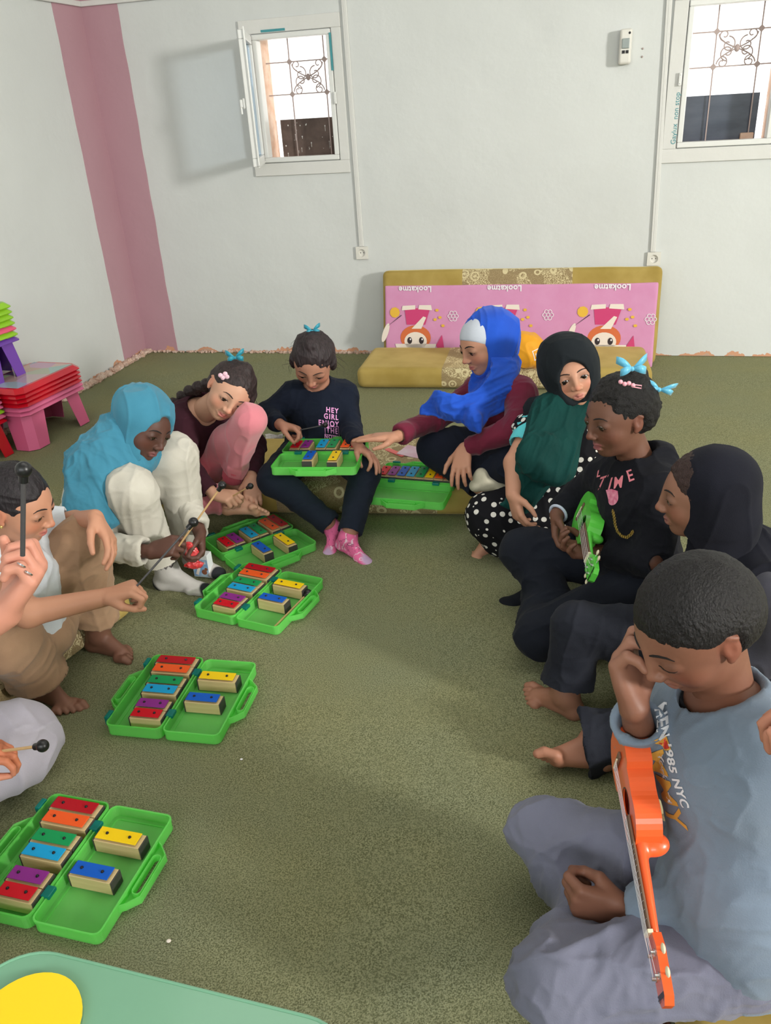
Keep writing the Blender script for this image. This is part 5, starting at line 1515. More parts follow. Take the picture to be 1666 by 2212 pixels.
    cp = [(1324, 1103), (1327, 1118), (1329, 1134), (1334, 1148), (1343, 1158), (1354, 1161), (1364, 1154), (1368, 1146)]
    chn = MB()
    pts = []
    for i in range(len(cp) - 1):
        for u in np.linspace(0, 1, 5, endpoint=False): pts.append((cp[i][0] * (1 - u) + cp[i + 1][0] * u, cp[i][1] * (1 - u) + cp[i + 1][1] * u))
    for i, p_ in enumerate(pts):
        c_ = onc(*p_); n_ = _orth(-_F); a_ = i % 2
        chn.tube([c_ + (_R * math.cos(t) * (.0035 if a_ else .0015) + _U * math.sin(t) * .0035 + (-_F) * (.001 * a_)) for t in np.linspace(0, 6.28, 8, endpoint=False)], .0007, 5, True)
    chn.build('gold_chain', mat('gold_chain_metal', (212, 180, 96), .3, .9), H_)

# ================================================================== girl in the black headscarf (right, profile)
if want('I'):
    hd = Head((0.712, 1.62, 0.580), (-0.972, 0.214, -0.075), (-0.06, 0.05, 0.993), .200)
    skin, lip = (146, 104, 84), (150, 98, 90)
    nb = A(1590, 1222, 1.62); sN = A(1665, 1300, 1.46); sF = A(1540, 1255, 1.76); pel = V(.80, 1.50, .19)
    eN = A(1690, 1470, 1.40); wN = A(1560, 1500, 1.42); eF = A(1470, 1360, 1.74); wF = A(1425, 1490, 1.62)
    hN = pel + V(-.01, -.08, -.01); hF = pel + V(-.01, .08, -.01)
    kF = A(1245, 1352, 1.64); aF = G(1222, 1500, .055); kN = G(1420, 1585, .085); aN = G(1285, 1600, .055)
    bones('I', sh=(sN, sF), uaN=(sN, eN), faN=(eN, wN), uaF=(sF, eF), faF=(eF, wF), trunk=(nb, pel), thN=(hN, kN), shN=(kN, aN), thF=(hF, kF), shF=(kF, aF))
    base = basep(pel)
    tF = unit(G(1125, 1462, .03) - G(1222, 1500, .03)); tN = unit(G(1185, 1612, .03) - G(1285, 1625, .03))
    ch = [(hd.prims(nb - V(0, 0, .02), open_=.22), .0024),
          (limb(sN, eN, wN, .037, .031, .021) + hand(wN, (-1, .1, -.2), (0, -.3, -1), (.2, 1, 0), .15, curl=.4), .0032), (limb(sF, eF, wF, .036, .031, .021) + hand(wF, cb(-.5, -.3, .2), cb(.2, -.8, 0), cb(-.3, .2, .8), .145, curl=.5), .003),
          (trunk(pel, nb, sN, sF, (0, 1, 0), (-1, 0, 0)) + limb(hN, kN, aN, .06, .045, .032) + limb(hF, kF, aF, .06, .045, .030), .007),
          (foot(aF, tF, (.1, -.15, 1), .20, True, (0, 1, 0)) + [('u', .02, cone(aF, lerp(aF, kF, .3), .028, .034))], .0026),
          (foot(aN, tN, (.15, .85, .55), .20, True, (0, .4, 1)) + [('u', .02, cone(aN, lerp(aN, kN, .3), .028, .034))], .0026)]
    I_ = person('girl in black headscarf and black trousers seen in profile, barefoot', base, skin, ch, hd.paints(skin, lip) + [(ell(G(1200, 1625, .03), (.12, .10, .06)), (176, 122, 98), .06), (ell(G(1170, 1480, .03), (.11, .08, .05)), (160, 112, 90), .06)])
    hd.details(I_, (0, 1, -.2), open_=.22, base=base)
    hp = [('u', 0, hd.ell((0, -.06, .15), (.392, .445, .385))), ('s', .006, hd.ell((0, .52, -.12), (.45, .42, .47))), ('s', .006, hd.ell((0, -.3, -.3), (.8, .52, .36)))]
    hrl = lambda P, N_: (vnoise(P * 160, 4) - .5) * .004
    part('hairline', [(hp, .0028, hrl)], hair_mat('dark_brown_frizz', (44, 30, 28), (120, 120, 120), .9), I_, base)
    sc_ = [('u', 0, hd.ell((0, -.14, .14), (.455, .475, .44))), ('u', .06, hd.ell((0, -.12, -.28), (.36, .42, .34))), ('u', .05, hd.cone((0, -.20, -.42), (0, -.10, -.62), .40, .42)),
           ('s', .004, hd.ell((0, .60, -.05), (.6, .46, .60))), ('s', .004, hd.ell((0, .34, -.62), (.5, .36, .30)))]
    lower = [('u', .03, cone(nb + V(.0, 0, .02), lerp(nb, sN, .9), .085, .07)), ('u', .03, cone(nb, lerp(nb, sF, .8), .08, .065)), ('u', .03, cone(nb + V(.02, 0, .0), nb + V(.06, -.03, -.13), .10, .085))]
    m_k = cloth('black_cotton_scarf', (28, 29, 38), .9, (22, 23, 30), .5)
    part('headscarf', [(sc_, .0038, [folds(.0035, 14, hd.z, 3.5, 61)]), (lower, .0042, [folds(.006, 13, (0, .6, 1), 3, 66)])], m_k, I_, base)
    tp = trunk(pel + V(0, 0, .02), nb - V(0, 0, .02), sN, sF, (0, 1, 0), (-1, 0, 0), 1.0, .018, 1.12) + [('u', .03, cone(sN, lerp(sN, eN, .8), .058, .054, flat=True)), ('u', .03, cone(sF, lerp(sF, eF, .8), .055, .052, flat=True)), ('s', .003, cone(lerp(sN, eN, .68), eN, .043, .046))]
    part('t_shirt', [(tp, .0045, [folds(.006, 10, (.2, 0, 1), 3, 71)])], cloth('charcoal_t_shirt', (66, 66, 76), .9, (56, 56, 64), .5), I_, base)
    tr = [('u', 0, ell(pel + V(0, 0, -.01), (.12, .15, .085)))] + trouser(hF, kF, aF, .088, .062, .058, .84, rim=.008) + trouser(hN, kN, aN, .085, .074, .066, 1.16, rim=.022)
    part('trousers', [(tr, .0045, [folds(.007, 10, (.4, .2, 1), 3, 81), folds(.002, 30, (1, 0, 0), 2, 9)])], cloth('washed_black_denim', (32, 34, 42), .9, (50, 53, 62), .4), I_, base)

# ================================================================== girl with the polka-dot dress
def dots_mat():
    m = bpy.data.materials.new('black_white_polka_fabric'); m.use_nodes = True
    nt = m.node_tree; N = nt.nodes; L = nt.links; b = N['Principled BSDF']; b.inputs['Roughness'].default_value = .9; b.inputs['Specular IOR Level'].default_value = .15
    tc = N.new('ShaderNodeTexCoord'); v = N.new('ShaderNodeTexVoronoi'); v.inputs['Scale'].default_value = 37; v.inputs['Randomness'].default_value = .30
    L.new(tc.outputs['Object'], v.inputs['Vector'])
    lt = N.new('ShaderNodeMath'); lt.operation = 'LESS_THAN'; lt.inputs[1].default_value = .34; L.new(v.outputs['Distance'], lt.inputs[0])
    x = N.new('ShaderNodeMix'); x.data_type = 'RGBA'; L.new(lt.outputs[0], x.inputs['Factor']); x.inputs['A'].default_value = srgb(24, 24, 28); x.inputs['B'].default_value = srgb(222, 220, 212)
    L.new(x.outputs['Result'], b.inputs['Base Color']); return m
if want('G'):
    hd = Head((0.628, 2.52, 0.588), (-0.10, -0.97, 0.12), (-0.247, 0.201, 0.948), .200)
    skin, lip = (196, 144, 118), (192, 124, 112)
    nb = A(1222, 905, 2.57); sR = A(1152, 925, 2.50); sL = A(1300, 920, 2.62); pel = V(.70, 2.50, .15)
    eR = A(1112, 1000, 2.40); wR = A(1108, 1068, 2.33); eL = A(1320, 1010, 2.50); wL = A(1270, 1080, 2.36)
    kR = A(1062, 1120, 2.42); kL = G(1255, 1180, .09); aR = G(1180, 1180, .05); aL = G(1060, 1160, .045)
    bones('G', sh=(sR, sL), uaR=(sR, eR), faR=(eR, wR), trunk=(nb, pel), thR=(pel, kR))
    base = basep(pel)
    handR = hand(wR, cb(.25, -.95, .1), cb(.9, .2, -.2), cb(.3, .2, .9), .150, curl=((.35, .4, .3), (.5, .5, .3), (.6, .6, .3), (.7, .6, .3)), thumb=(.7, .2))
    ch = [(hd.prims(nb - V(0, 0, .02), open_=.5, ears=False, cheek=1.15), .0024), (limb(sR, eR, wR, .040, .034, .023) + handR, .0028), (limb(sL, eL, wL, .036, .03, .02), .006),
          (trunk(pel, nb, sR, sL, (1, .2, 0), (0, -1, 0)) + limb(pel + V(-.08, 0, 0), kR, aR, .06, .045, .03) + limb(pel + V(.08, 0, 0), kL, aL, .06, .045, .03), .007), (foot(aL, (-.6, -.35, -.1), (0, 0, 1), .18, True), .003)]
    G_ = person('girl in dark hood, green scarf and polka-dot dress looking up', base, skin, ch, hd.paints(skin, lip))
    hd.details(G_, (.28, 1, .05), open_=.5, base=base, brow=(52, 36, 30), iris=(42, 26, 20))
    m_h = cloth('black_hood_fabric', (32, 37, 41), .9, (25, 29, 33), .5)
    hp = hood(hd, face=(.335, .45), fz=-.03, out=(.47, .52, .50), jaw=(.40, .42, .30), fy=.80)
    hp.insert(1, ('u', .05, hd.ell((.03, -.12, .34), (.34, .40, .34)))); hp.append(('s', .01, hd.ell((0, .2, -.66), (.7, .7, .28))))
    part('hood', [(hp, .0035, [folds(.005, 12, hd.z, 2.5, 91)])], m_h, G_, base)
    m_g = cloth('dark_green_sheer_scarf', (14, 62, 58), .75, (10, 44, 42), .5)
    q1, q2, q3 = A(1195, 905, 2.46), A(1175, 990, 2.36), A(1130, 1075, 2.36)
    gp = [('u', 0, cone(hd.p(0, .05, -.40), q1, .075, .062, sq=((0, 1, 0), .7))), ('u', .04, cone(q1, q2, .082, .085, sq=((0, 1, 0), .45))), ('u', .04, cone(q2, q3, .08, .055, sq=((0, 1, 0), .4))),
          ('u', .04, cone(A(1235, 900, 2.44), A(1210, 1010, 2.34), .055, .055, sq=((0, 1, 0), .5))), ('u', .02, cone(q3, A(1085, 1090, 2.33), .04, .012)),
          ('s', .006, hd.ell((0, .80, -.02), (.30, .62, .455)))]
    part('green_scarf', [(gp, .0038, [folds(.008, 17, (q3 - q1), 8, 95, .4), folds(.003, 38, (q3 - q1), 8, 97, .3)])], m_g, G_, base)
    bk_ = [('u', 0, cone(A(1165, 895, 2.60), A(1120, 985, 2.52), .05, .055, sq=((1, 0, 0), .6))), ('u', .05, cone(A(1165, 895, 2.60), A(1220, 900, 2.62), .06, .07))]
    part('black_shawl', [(bk_, .005, [folds(.006, 14, (0, 0, 1), 3, 98)])], m_h, G_, base)
    m_d = dots_mat()
    dp = trunk(pel + V(0, 0, .01), nb, sR, sL, (1, .2, 0), (0, -1, 0), 1.08, .018, 1.15)
    dp += [('u', .05, cone(pel + V(0, -.02, .0), kR, .13, .075)), ('u', .05, cone(pel + V(.02, -.02, .0), kL, .12, .08)), ('u', .05, cone(kR, aR, .08, .055)), ('u', .05, cone(kL, aL + V(.05, 0, .01), .075, .055)), ('u', .05, ell(V(.52, 2.42, .06), (.19, .13, .075))),
           ('u', .04, ell(V(.42, 2.44, .05), (.085, .09, .06))), ('u', .03, cone(sL, eL, .055, .055)), ('u', .02, cone(eL, wL, .052, .04)), ('s', 0, rbox(V(.5, 2.4, -.1), (1, 1, .102)))]
    part('polka_dot_dress', [(dp, .0045, [folds(.008, 10, (-.6, -.2, .6), 3.5, 101)])], m_d, G_, base)
    tq = [('u', 0, cone(sR, lerp(sR, eR, .55), .058, .050, flat=True)), ('u', .02, cone(sR, nb - V(0, 0, .02), .055, .05)), ('s', .003, cone(lerp(sR, eR, .35), lerp(sR, eR, .7), .044, .046))]
    part('t_shirt_sleeve', [(tq, .004, [folds(.003, 16, (0, 0, 1), 3, 12)])], cloth('turquoise_t_shirt', (92, 200, 208), .85), G_, base)
# ================================================================== girl in the blue headscarf
if want('F'):
    hd = Head(A(1046, 744, 2.80), (-.86, -.44, -.24), (-.16, .10, .98), .200)
    skin, lip = (190, 138, 112), (176, 104, 98)
    nb = A(1078, 835, 2.84); sN = A(1122, 852, 2.72); sF = A(1040, 842, 2.97); pel = V(.485, 2.84, .20)
    eN = A(1120, 925, 2.58); wN = A(1003, 968, 2.64); eF = A(940, 905, 2.86); wF = A(856, 944, 2.70)
    kF = A(945, 968, 2.84); kN = A(1108, 1000, 2.60); aF = A(1040, 1025, 2.62); aN = A(985, 1010, 2.75)
    kF[2] = max(kF[2], .20); aF[2] = .165; aN[2] = .17
    bones('F', sh=(sN, sF), uaN=(sN, eN), faN=(eN, wN), uaF=(sF, eF), faF=(eF, wF), trunk=(nb, pel), thN=(pel, kN), thF=(pel, kF))
    base = basep(pel)
    handN = hand(wN, cb(-.15, -.9, .3), cb(.4, -.3, -.8), cb(-.9, -.1, .1), .150, curl=((.15, .3, .2), (.2, .3, .3), (.3, .4, .3), (.4, .4, .3)), thumb=(.9, .1), spread=.16)
    handF = hand(wF, cb(-1, -.05, .15), cb(.0, -.9, -.3), cb(-.1, -.45, .8), .155, curl=((.02, .05, .05), (.05, .08, .05), (.05, .1, .1), (.1, .1, .1)), thumb=(.75, .1), spread=.06)
    ch = [(hd.prims(nb - V(0, 0, .02), open_=.28, ears=False), .0024), (limb(sN, eN, wN, .036, .031, .021) + handN, .0028), (limb(sF, eF, wF, .036, .031, .021) + handF, .0028),
          (trunk(pel, nb, sN, sF, (0, 1, 0), (-1, 0, 0)) + limb(pel + V(0, -.08, 0), kN, aN, .06, .045, .032) + limb(pel + V(0, .08, 0), kF, aF, .06, .045, .032), .007)]
    F_ = person('girl in bright blue headscarf and burgundy sweatshirt reaching out one arm', base, skin, ch, hd.paints(skin, lip))
    hd.details(F_, (0, 1, -.3), open_=.28, base=base)
    m_bl = cloth('royal_blue_jersey_scarf', (32, 84, 196), .8, (24, 66, 168), .5)
    m_cap = cloth('grey_white_cap', (196, 202, 212), .85, (182, 188, 200), .4)
    cp = [('u', 0, hd.ell((0, -.05, .145), (.388, .445, .385))), ('s', .006, hd.ell((0, .42, -.20), (.6, .42, .43))), ('s', .006, hd.ell((0, -.4, -.3), (.8, .6, .40))), ('s', .004, hd.ell((0, -.62, .2), (.8, .66, .9)))]
    part('under_cap', [(cp, .003)], m_cap, F_, base)
    sp = [('u', 0, hd.ell((0, -.16, .14), (.445, .47, .445))), ('u', .06, hd.ell((0, -.02, -.28), (.36, .42, .34))), ('u', .06, hd.ell((0, -.45, .02), (.30, .26, .34))),
          ('s', .006, hd.ell((0, .86, .02), (.56, .84, .64)))]
    f1, f2, f3 = hd.p(0, -.06, -.66), A(1012, 848, 2.70), A(930, 880, 2.70)
    sq_ = ((.3, -1, .3), .5); w1, w2, w3 = A(1052, 828, 2.72), A(985, 860, 2.68), A(918, 883, 2.69)
    drape = [('u', 0, cone(hd.p(0, -.14, -.45), A(1064, 830, 2.76), .080, .090)), ('u', .05, cone(hd.p(0, -.06, -.62), w1, .06, .09, sq=sq_)), ('u', .05, cone(w1, w2, .095, .078, sq=sq_)), ('u', .04, cone(w2, w3, .074, .022, sq=sq_)),
             ('u', .04, cone(A(1055, 830, 2.70), A(1025, 905, 2.62), .075, .040, sq=sq_)), ('u', .03, cone(w2, A(1020, 900, 2.64), .06, .035, sq=sq_)), ('u', .02, cone(A(1025, 900, 2.61), A(1035, 930, 2.58), .030, .014)), ('s', .006, hd.ell((0, .66, -.05), (.7, .60, .64)))]
    part('headscarf', [(sp, .0036, [folds(.006, 15, hd.z * .9 + hd.y * -.5, 7, 111, .35)]), (drape, .004, [folds(.008, 17, f3 - f1, 9, 113, .35), folds(.003, 36, f3 - f1, 9, 114, .3)])], m_bl, F_, base)
    m_bu = cloth('burgundy_sweatshirt', (112, 34, 56), .9, (94, 26, 46), .5)
    tp = trunk(pel + V(0, 0, .02), nb, sN, sF, (0, 1, 0), (-1, 0, 0), 1.0, .02, 1.12) + sleeve(sN, eN, wN, .056, .05, .034, .95) + sleeve(sF, eF, wF, .054, .048, .036, .92)
    part('sweatshirt', [(tp, .0042, [folds(.006, 11, (.2, 0, 1), 3, 121), folds(.002, 28, (1, .3, 0), 3, 5)])], m_bu, F_, base)
    tr = [('u', 0, ell(pel + V(0, 0, -.01), (.13, .15, .08)))] + trouser(pel + V(0, -.08, 0), kN, aN, .085, .072, .05, .95) + trouser(pel + V(0, .08, 0), kF, aF, .085, .075, .05, .95) + [('u', .05, ell(lerp(kF, kN, .5) + V(.04, .07, -.02), (.13, .09, .06)))]
    tr += [('s', 0, rbox(V(.4, 2.7, .016), (1, 1, .10)))]
    part('trousers', [(tr, .0045, [folds(.006, 11, (1, -.2, .1), 3, 131)])], cloth('dark_navy_trousers', (28, 32, 44), .9, (38, 43, 56), .4), F_, base)
    part('sock', [(foot(A(1040, 1030, 2.60), (.9, -.2, 0), (0, 0, 1), .17, False), .004)], cloth('cream_sock', (214, 208, 184), .95), F_, base)

# ================================================================== girl in the navy printed top
if want('E'):
    hd = Head(A(677, 780, 2.86), (-.14, -.80, -.58), (.03, -.52, .85), .192)
    skin, lip = (176, 126, 104), (170, 98, 94)
    nb = A(692, 843, 2.93); sR = A(634, 856, 2.92); sL = A(742, 854, 2.95); pel = V(-.245, 2.98, .205)
    eR = A(577, 893, 2.90); wR = A(606, 918, 2.76); eL = A(758, 925, 2.86); wL = A(772, 962, 2.70)
    kR = A(592, 1034, 2.67); kL = A(788, 1020, 2.67); aR = A(708, 1128, 2.58); aL = A(757, 1145, 2.50); aR[2] = max(aR[2], .06)
    bones('E', sh=(sR, sL), uaR=(sR, eR), faR=(eR, wR), uaL=(sL, eL), faL=(eL, wL), trunk=(nb, pel), thR=(pel, kR), shR=(kR, aR), thL=(pel, kL), shL=(kL, aL))
    base = basep(pel)
    handR = hand(wR, cb(.9, -.25, .3), cb(.3, -.9, .1), cb(.1, .4, .9), .140, curl=((.5, 1.0, .6), (.9, 1.2, .8), (1.1, 1.3, .8), (1.2, 1.3, .8)), thumb=(.2, .7))
    handL = hand(wL, cb(.7, -.6, .4), cb(-.5, -.85, -.1), cb(-.5, -.2, .8), .145, curl=((.35, .7, .4), (.25, .4, .3), (.2, .3, .3), (.2, .3, .2)), thumb=(.5, .5), spread=.13)
    ch = [(hd.prims(nb - V(0, 0, .02), open_=.12), .0024), (limb(sR, eR, wR, .034, .03, .02) + handR, .0028), (limb(sL, eL, wL, .034, .03, .02) + handL, .0028),
          (trunk(pel, nb, sR, sL, (1, 0, 0), (0, -1, 0)) + limb(pel + V(-.07, 0, 0), kR, aR, .055, .042, .03) + limb(pel + V(.07, 0, 0), kL, aL, .055, .042, .03), .007)]
    E_ = person('girl in navy long-sleeve top with pink lettering, case on her lap', base, skin, ch, hd.paints(skin, lip))
    hd.details(E_, (0, 1, -.25), open_=.12, base=base, brow=(36, 24, 22))
    m_hr = hair_mat('dark_brown_hair', (34, 26, 28), (50, 50, 8), .9)
    hst = folds(.004, 26, hd.y, 5, 7)
    hp = [('u', 0, hd.ell((0, -.08, .15), (.390, .450, .385))), ('u', .02, hd.ell((0, -.20, -.05), (.38, .32, .30))), ('s', .010, hd.ell((0, .58, -.09), (.35, .42, .47))), ('s', .012, hd.ell((-.42, .14, -.20), (.13, .19, .24))), ('s', .012, hd.ell((.42, .14, -.20), (.13, .19, .24))),
          ('u', .02, hd.ell((0, -.02, .52), (.13, .14, .07))), ('u', .02, hd.ell((-.38, .02, -.02), (.07, .12, .14))), ('u', .02, hd.ell((.38, .02, -.02), (.07, .12, .16)))]
    part('hair', [(hp, .003, hst)], m_hr, E_, base)
    wisps = MB(); rnd = random.Random(8)
    for k in range(16):
        sx = 1 if k % 3 else -1; a = rnd.uniform(-.3, .35); p0 = hd.p(sx * rnd.uniform(.34, .41), rnd.uniform(-.2, .22), a); p1 = p0 + hd.x * sx * rnd.uniform(.01, .035) + V(0, 0, rnd.uniform(-.03, .015)); p2 = p1 + hd.x * sx * rnd.uniform(-.01, .012) + V(0, -.005, -rnd.uniform(.01, .03))
        wisps.tube([p0 - base, lerp(p0, p1, .6) - base, p1 - base, p2 - base], [.0006, .0006, .0005, .0002], 4)
    wisps.build('loose_hair', m_hr, E_)
    bow(A(675, 715, 2.86), [_R, -_F, _U], .030, M_BOW2, E_, base)
    m_nv = cloth('navy_jersey', (26, 32, 46), .9, (20, 25, 37), .5)
    tp = trunk(pel + V(0, -.02, .02), nb, sR, sL, (1, 0, 0), (0, -1, 0), 1.0, .014, 1.05)
    tp += [('s', .005, cone(nb + V(-.01, -.012, .0), nb + V(-.01, -.03, .10), .046, .06))] + sleeve(sR, eR, wR, .050, .044, .030, .92) + sleeve(sL, eL, wL, .050, .044, .031, .88)
    sh = part('top', [(tp, .004, [folds(.0055, 11, (.2, 0, 1), 3, 141), folds(.002, 28, (1, .3, 0), 3, 5)])], m_nv, E_, base)
    part('inner_collar', [([('u', 0, cone(nb + V(0, .0, -.03), nb + V(0, 0, .008), .050, .045)), ('s', .003, cone(nb + V(0, -.004, -.01), nb + V(0, -.02, .08), .042, .052))], .003)], cloth('grey_inner_shirt', (112, 108, 104), .9), E_, base)
    m_pk = mat('lilac_pink_print', (232, 160, 214), .7)
    for txt, px_, py_, sz in (('HEY', 717, 885, .025), ('GIRL', 715, 900, .025), ('ENJOY', 710, 915, .025), ('THE', 717, 929, .023), ('NOW', 714, 942, .019)):
        me = text_mesh(txt, sz, 0, 0, 1.25, .0007); me.transform(Matrix.Diagonal((.85, 1, 1, 1)))
        wrap(me, sh, A(px_, py_, 2.84), cb(0, .1, 1), cb(.03, 1, 0), 'top_lettering', m_pk, E_, base=base, maxd=.6)
    wrap(poly_me([[(-.026, .014), (.026, .014), (.026, .0125), (-.026, .0125)], [(-.026, -.0125), (.026, -.0125), (.026, -.014), (-.026, -.014)], [(-.026, -.014), (-.0245, -.014), (-.0245, .014), (-.026, .014)], [(.0245, -.014), (.026, -.014), (.026, .014), (.0245, .014)]]), sh, A(717, 929, 2.84), cb(0, .1, 1), cb(.03, 1, 0), 'lettering_frame', m_pk, E_, base=base, maxd=.6)
    tr = [('u', 0, ell(pel + V(0, 0, -.01), (.13, .12, .085)))] + trouser(pel + V(-.07, 0, -.01), kR, aR, .078, .058, .042, 1.06) + trouser(pel + V(.07, 0, -.01), kL, aL, .078, .058, .042, 1.06)
    part('leggings', [(tr, .0042, [folds(.005, 13, (1, 0, .3), 3, 151)])], cloth('navy_leggings', (28, 34, 46), .9, (38, 44, 56), .4), E_, base)
    tR = unit(G(706, 1178, .03) - G(722, 1140, .05)); tL = unit(G(800, 1196, .03) - G(750, 1165, .05))
    pk = (232, 110, 160); lv = (196, 164, 200)
    aRf = G(718, 1140, .055); aLf = G(752, 1162, .06)
    pts_ = [(ell(aRf + tR * .115, (.045, .045, .05)), lv, .012), (ell(aLf + tL * .115, (.045, .045, .05)), lv, .012)]
    sR_ = foot(aRf, tR, (.0, .15, 1), .165, False) + [('u', .02, cone(aRf, lerp(aRf, kR, .16), .030, .032))]
    sL_ = foot(aLf, tL, (.1, .2, 1), .175, False) + [('u', .02, cone(aLf, lerp(aLf, kL, .16), .031, .033))]
    def sockprint(v, w=.5):
        n = vnoise(v * 62, 31); return (np.abs(n - .5) - .035) * .02 + np.where((vnoise(v * 30, 5) > .45), 0, .02)
    def sockdark(v): return (np.abs(vnoise(v * 75, 77) - .5) - .018) * .02 + np.where((vnoise(v * 26, 15) > .5), 0, .02)
    part('socks', [(sR_, .0028), (sL_, .0028)], mat('knitted_cotton', (255, 255, 255), .95, attr=True, bump=(500, .3, .002)), E_, base, col=pk,
         paint=[(sockprint, (240, 228, 236), .0012), (sockdark, (56, 36, 60), .0008)] + pts_)
    mallet(wR + cb(.9, -.1, .25) * .062 + cb(.1, -.6, .4) * .02, A(703, 918, 2.70), 'mallet held by the girl in the navy printed top', dark=True, r=.0022, hr=.010)

# ================================================================== girl in the maroon jumper and pink trousers
if want('D'):
    hd = Head((-0.514, 2.72, 0.545), (0.194, -0.939, -0.282), (0.69, -0.074, 0.72), .200)
    skin, lip = (204, 156, 130), (196, 116, 108)
    nb = A(432, 882, 2.84); sR = A(392, 912, 2.78); sL = A(478, 905, 3.00); pel = V(-.76, 2.92, .20)
    eR = A(400, 1000, 2.68); wR = A(462, 1068, 2.60); eL = A(548, 960, 2.92); wL = A(543, 1032, 2.74)
    kL = A(541, 908, 2.64); aL = G(500, 1040, .175); kR = A(432, 1092, 2.66); aR = G(505, 1078, .16)
    kR[2] = max(kR[2], .17)
    bones('D', sh=(sR, sL), uaR=(sR, eR), faR=(eR, wR), uaL=(sL, eL), faL=(eL, wL), trunk=(nb, pel), thL=(pel, kL), shL=(kL, aL), thR=(pel, kR), shR=(kR, aR))
    base = basep(pel)
    handR = hand(wR, cb(.9, -.15, .3), cb(.2, -.7, -.5), cb(.1, .7, .6), .145, curl=((.7, 1.1, .7), (.9, 1.2, .8), (1.0, 1.3, .8), (1.1, 1.3, .8)), thumb=(.2, .7))
    handL = hand(wL, cb(.15, -.95, .35), cb(-.2, -.4, -.9), cb(-.95, .1, .0), .145, curl=((.3, .5, .3), (.3, .5, .4), (.35, .5, .4), (.4, .5, .4)), thumb=(.5, .3), spread=.1)
    tL = unit(G(562, 1068, .15) - G(500, 1045, .16)); tR = unit(G(572, 1075, .14) - G(505, 1080, .14))
    ch = [(hd.prims(nb - V(0, 0, .02), open_=.35), .0024), (limb(sR, eR, wR, .034, .03, .02) + handR, .0028), (limb(sL, eL, wL, .034, .03, .02) + handL, .0028),
          (trunk(pel, nb, sR, sL, (.9, .5, 0), (.5, -.9, 0)) + limb(pel + V(.06, .02, -.02), kL, aL, .05, .040, .03) + limb(pel + V(-.02, -.08, 0), kR, aR, .055, .042, .03), .007),
          (foot(aL, tL, (0, .1, 1), .185, True, (1, .3, 0)) + [('u', .02, cone(aL, lerp(aL, kL, .35), .029, .036))], .0028), (foot(aR, tR, (.1, .8, .6), .185, True), .003)]
    D_ = person('girl with braid in maroon jumper and pink trousers, leaning on her knee', base, skin, ch, hd.paints(skin, lip))
    hd.details(D_, (.1, 1, -.45), open_=.35, base=base, brow=(46, 32, 28))
    m_hr = hair_mat('brown_black_hair', (38, 29, 29), (50, 50, 8), .9)
    hst = folds(.004, 26, hd.y, 5, 17)
    hp = [('u', 0, hd.ell((0, -.08, .15), (.392, .450, .387))), ('u', .02, hd.ell((0, -.22, -.05), (.37, .32, .30))), ('s', .010, hd.ell((0, .60, -.06), (.36, .44, .48))), ('s', .012, hd.ell((-.42, .14, -.20), (.13, .19, .26))), ('s', .012, hd.ell((.43, .08, -.16), (.13, .22, .26))),
          ('u', .02, hd.ell((0, -.06, .52), (.11, .11, .07))), ('u', .02, hd.ell((-.36, .10, .10), (.08, .14, .16)))]
    part('hair', [(hp, .003, hst)], m_hr, D_, base)
    b0, b1 = hd.p(.10, -.40, -.15), A(378, 872, 2.88)
    bp = []
    for k in range(11):
        u = k / 10; c = lerp(b0, b1, u) + V(0, .0, .015 * math.sin(u * 3)) + _orth(b1 - b0)[0] * .008 * (1 if k % 2 else -1)
        bp.append(('u', .006, ell(c, (.024 - .008 * u, .024 - .008 * u, .020))))
    part('braid', [(bp, .003, folds(.002, 60, (1, 0, 0), 2, 3))], m_hr, D_, base)
    wisps = MB(); rnd = random.Random(18)
    for k in range(18):
        p0 = hd.p(rnd.uniform(-.38, -.30), rnd.uniform(.1, .3), rnd.uniform(-.1, .25)); p1 = p0 + V(rnd.uniform(0, .02), -.005, -rnd.uniform(.02, .05)); p2 = p1 + V(rnd.uniform(-.01, .015), 0, -rnd.uniform(.01, .04))
        wisps.tube([p0 - base, p1 - base, p2 - base], [.0006, .0005, .0002], 4)
    wisps.build('loose_hair', m_hr, D_)
    bow(A(508, 773, 2.74), [_R, -_F, _U], .034, M_BOW2, D_, base)
    cpos = hd.p(.33, .16, .27) - base
    k_ = MB()
    for dx, dz in ((-.010, .003), (.006, .008), (-.002, -.005), (.012, -.002)): k_.ball(cpos + _R * dx + _U * dz, .0085, 12, (1, .6, 1))
    k_.build('hair_clip', mat('pink_clip_glitter', (226, 172, 190), .4, noise=(200, (250, 220, 230), .8)), D_, smooth=True)
    m_ma = cloth('dark_maroon_jumper', (62, 32, 42), .9, (50, 26, 34), .5)
    tp = trunk(pel + V(0, 0, .02), nb, sR, sL, (.9, .5, 0), (.5, -.9, 0), 1.0, .016, 1.1)
    nd = unit(hd.p(0, 0, -.3) - nb)
    tp += [('s', .006, cone(nb + nd * .005 - V(0, 0, .005), nb + nd * .11, .058, .08))] + sleeve(sR, eR, wR, .054, .048, .032, .88) + sleeve(sL, eL, wL, .052, .046, .032, .93)
    part('jumper', [(tp, .004, [folds(.006, 11, (.2, 0, 1), 3, 161), folds(.002, 28, (1, .3, 0), 3, 5)])], m_ma, D_, base)
    m_pt = cloth('pink_velour_trousers', (222, 136, 146), .9, (204, 116, 128), .5, sheen=.4)
    tr = [('u', 0, ell(pel + V(0.02, -.02, -.01), (.13, .13, .085)))] + trouser(pel + V(.06, .02, -.02), kL, aL, .074, .056, .044, .80) + trouser(pel + V(-.02, -.08, 0), kR, aR, .085, .065, .052, .7)
    cL = lerp(kL, aL, .80); dL = unit(aL - kL)
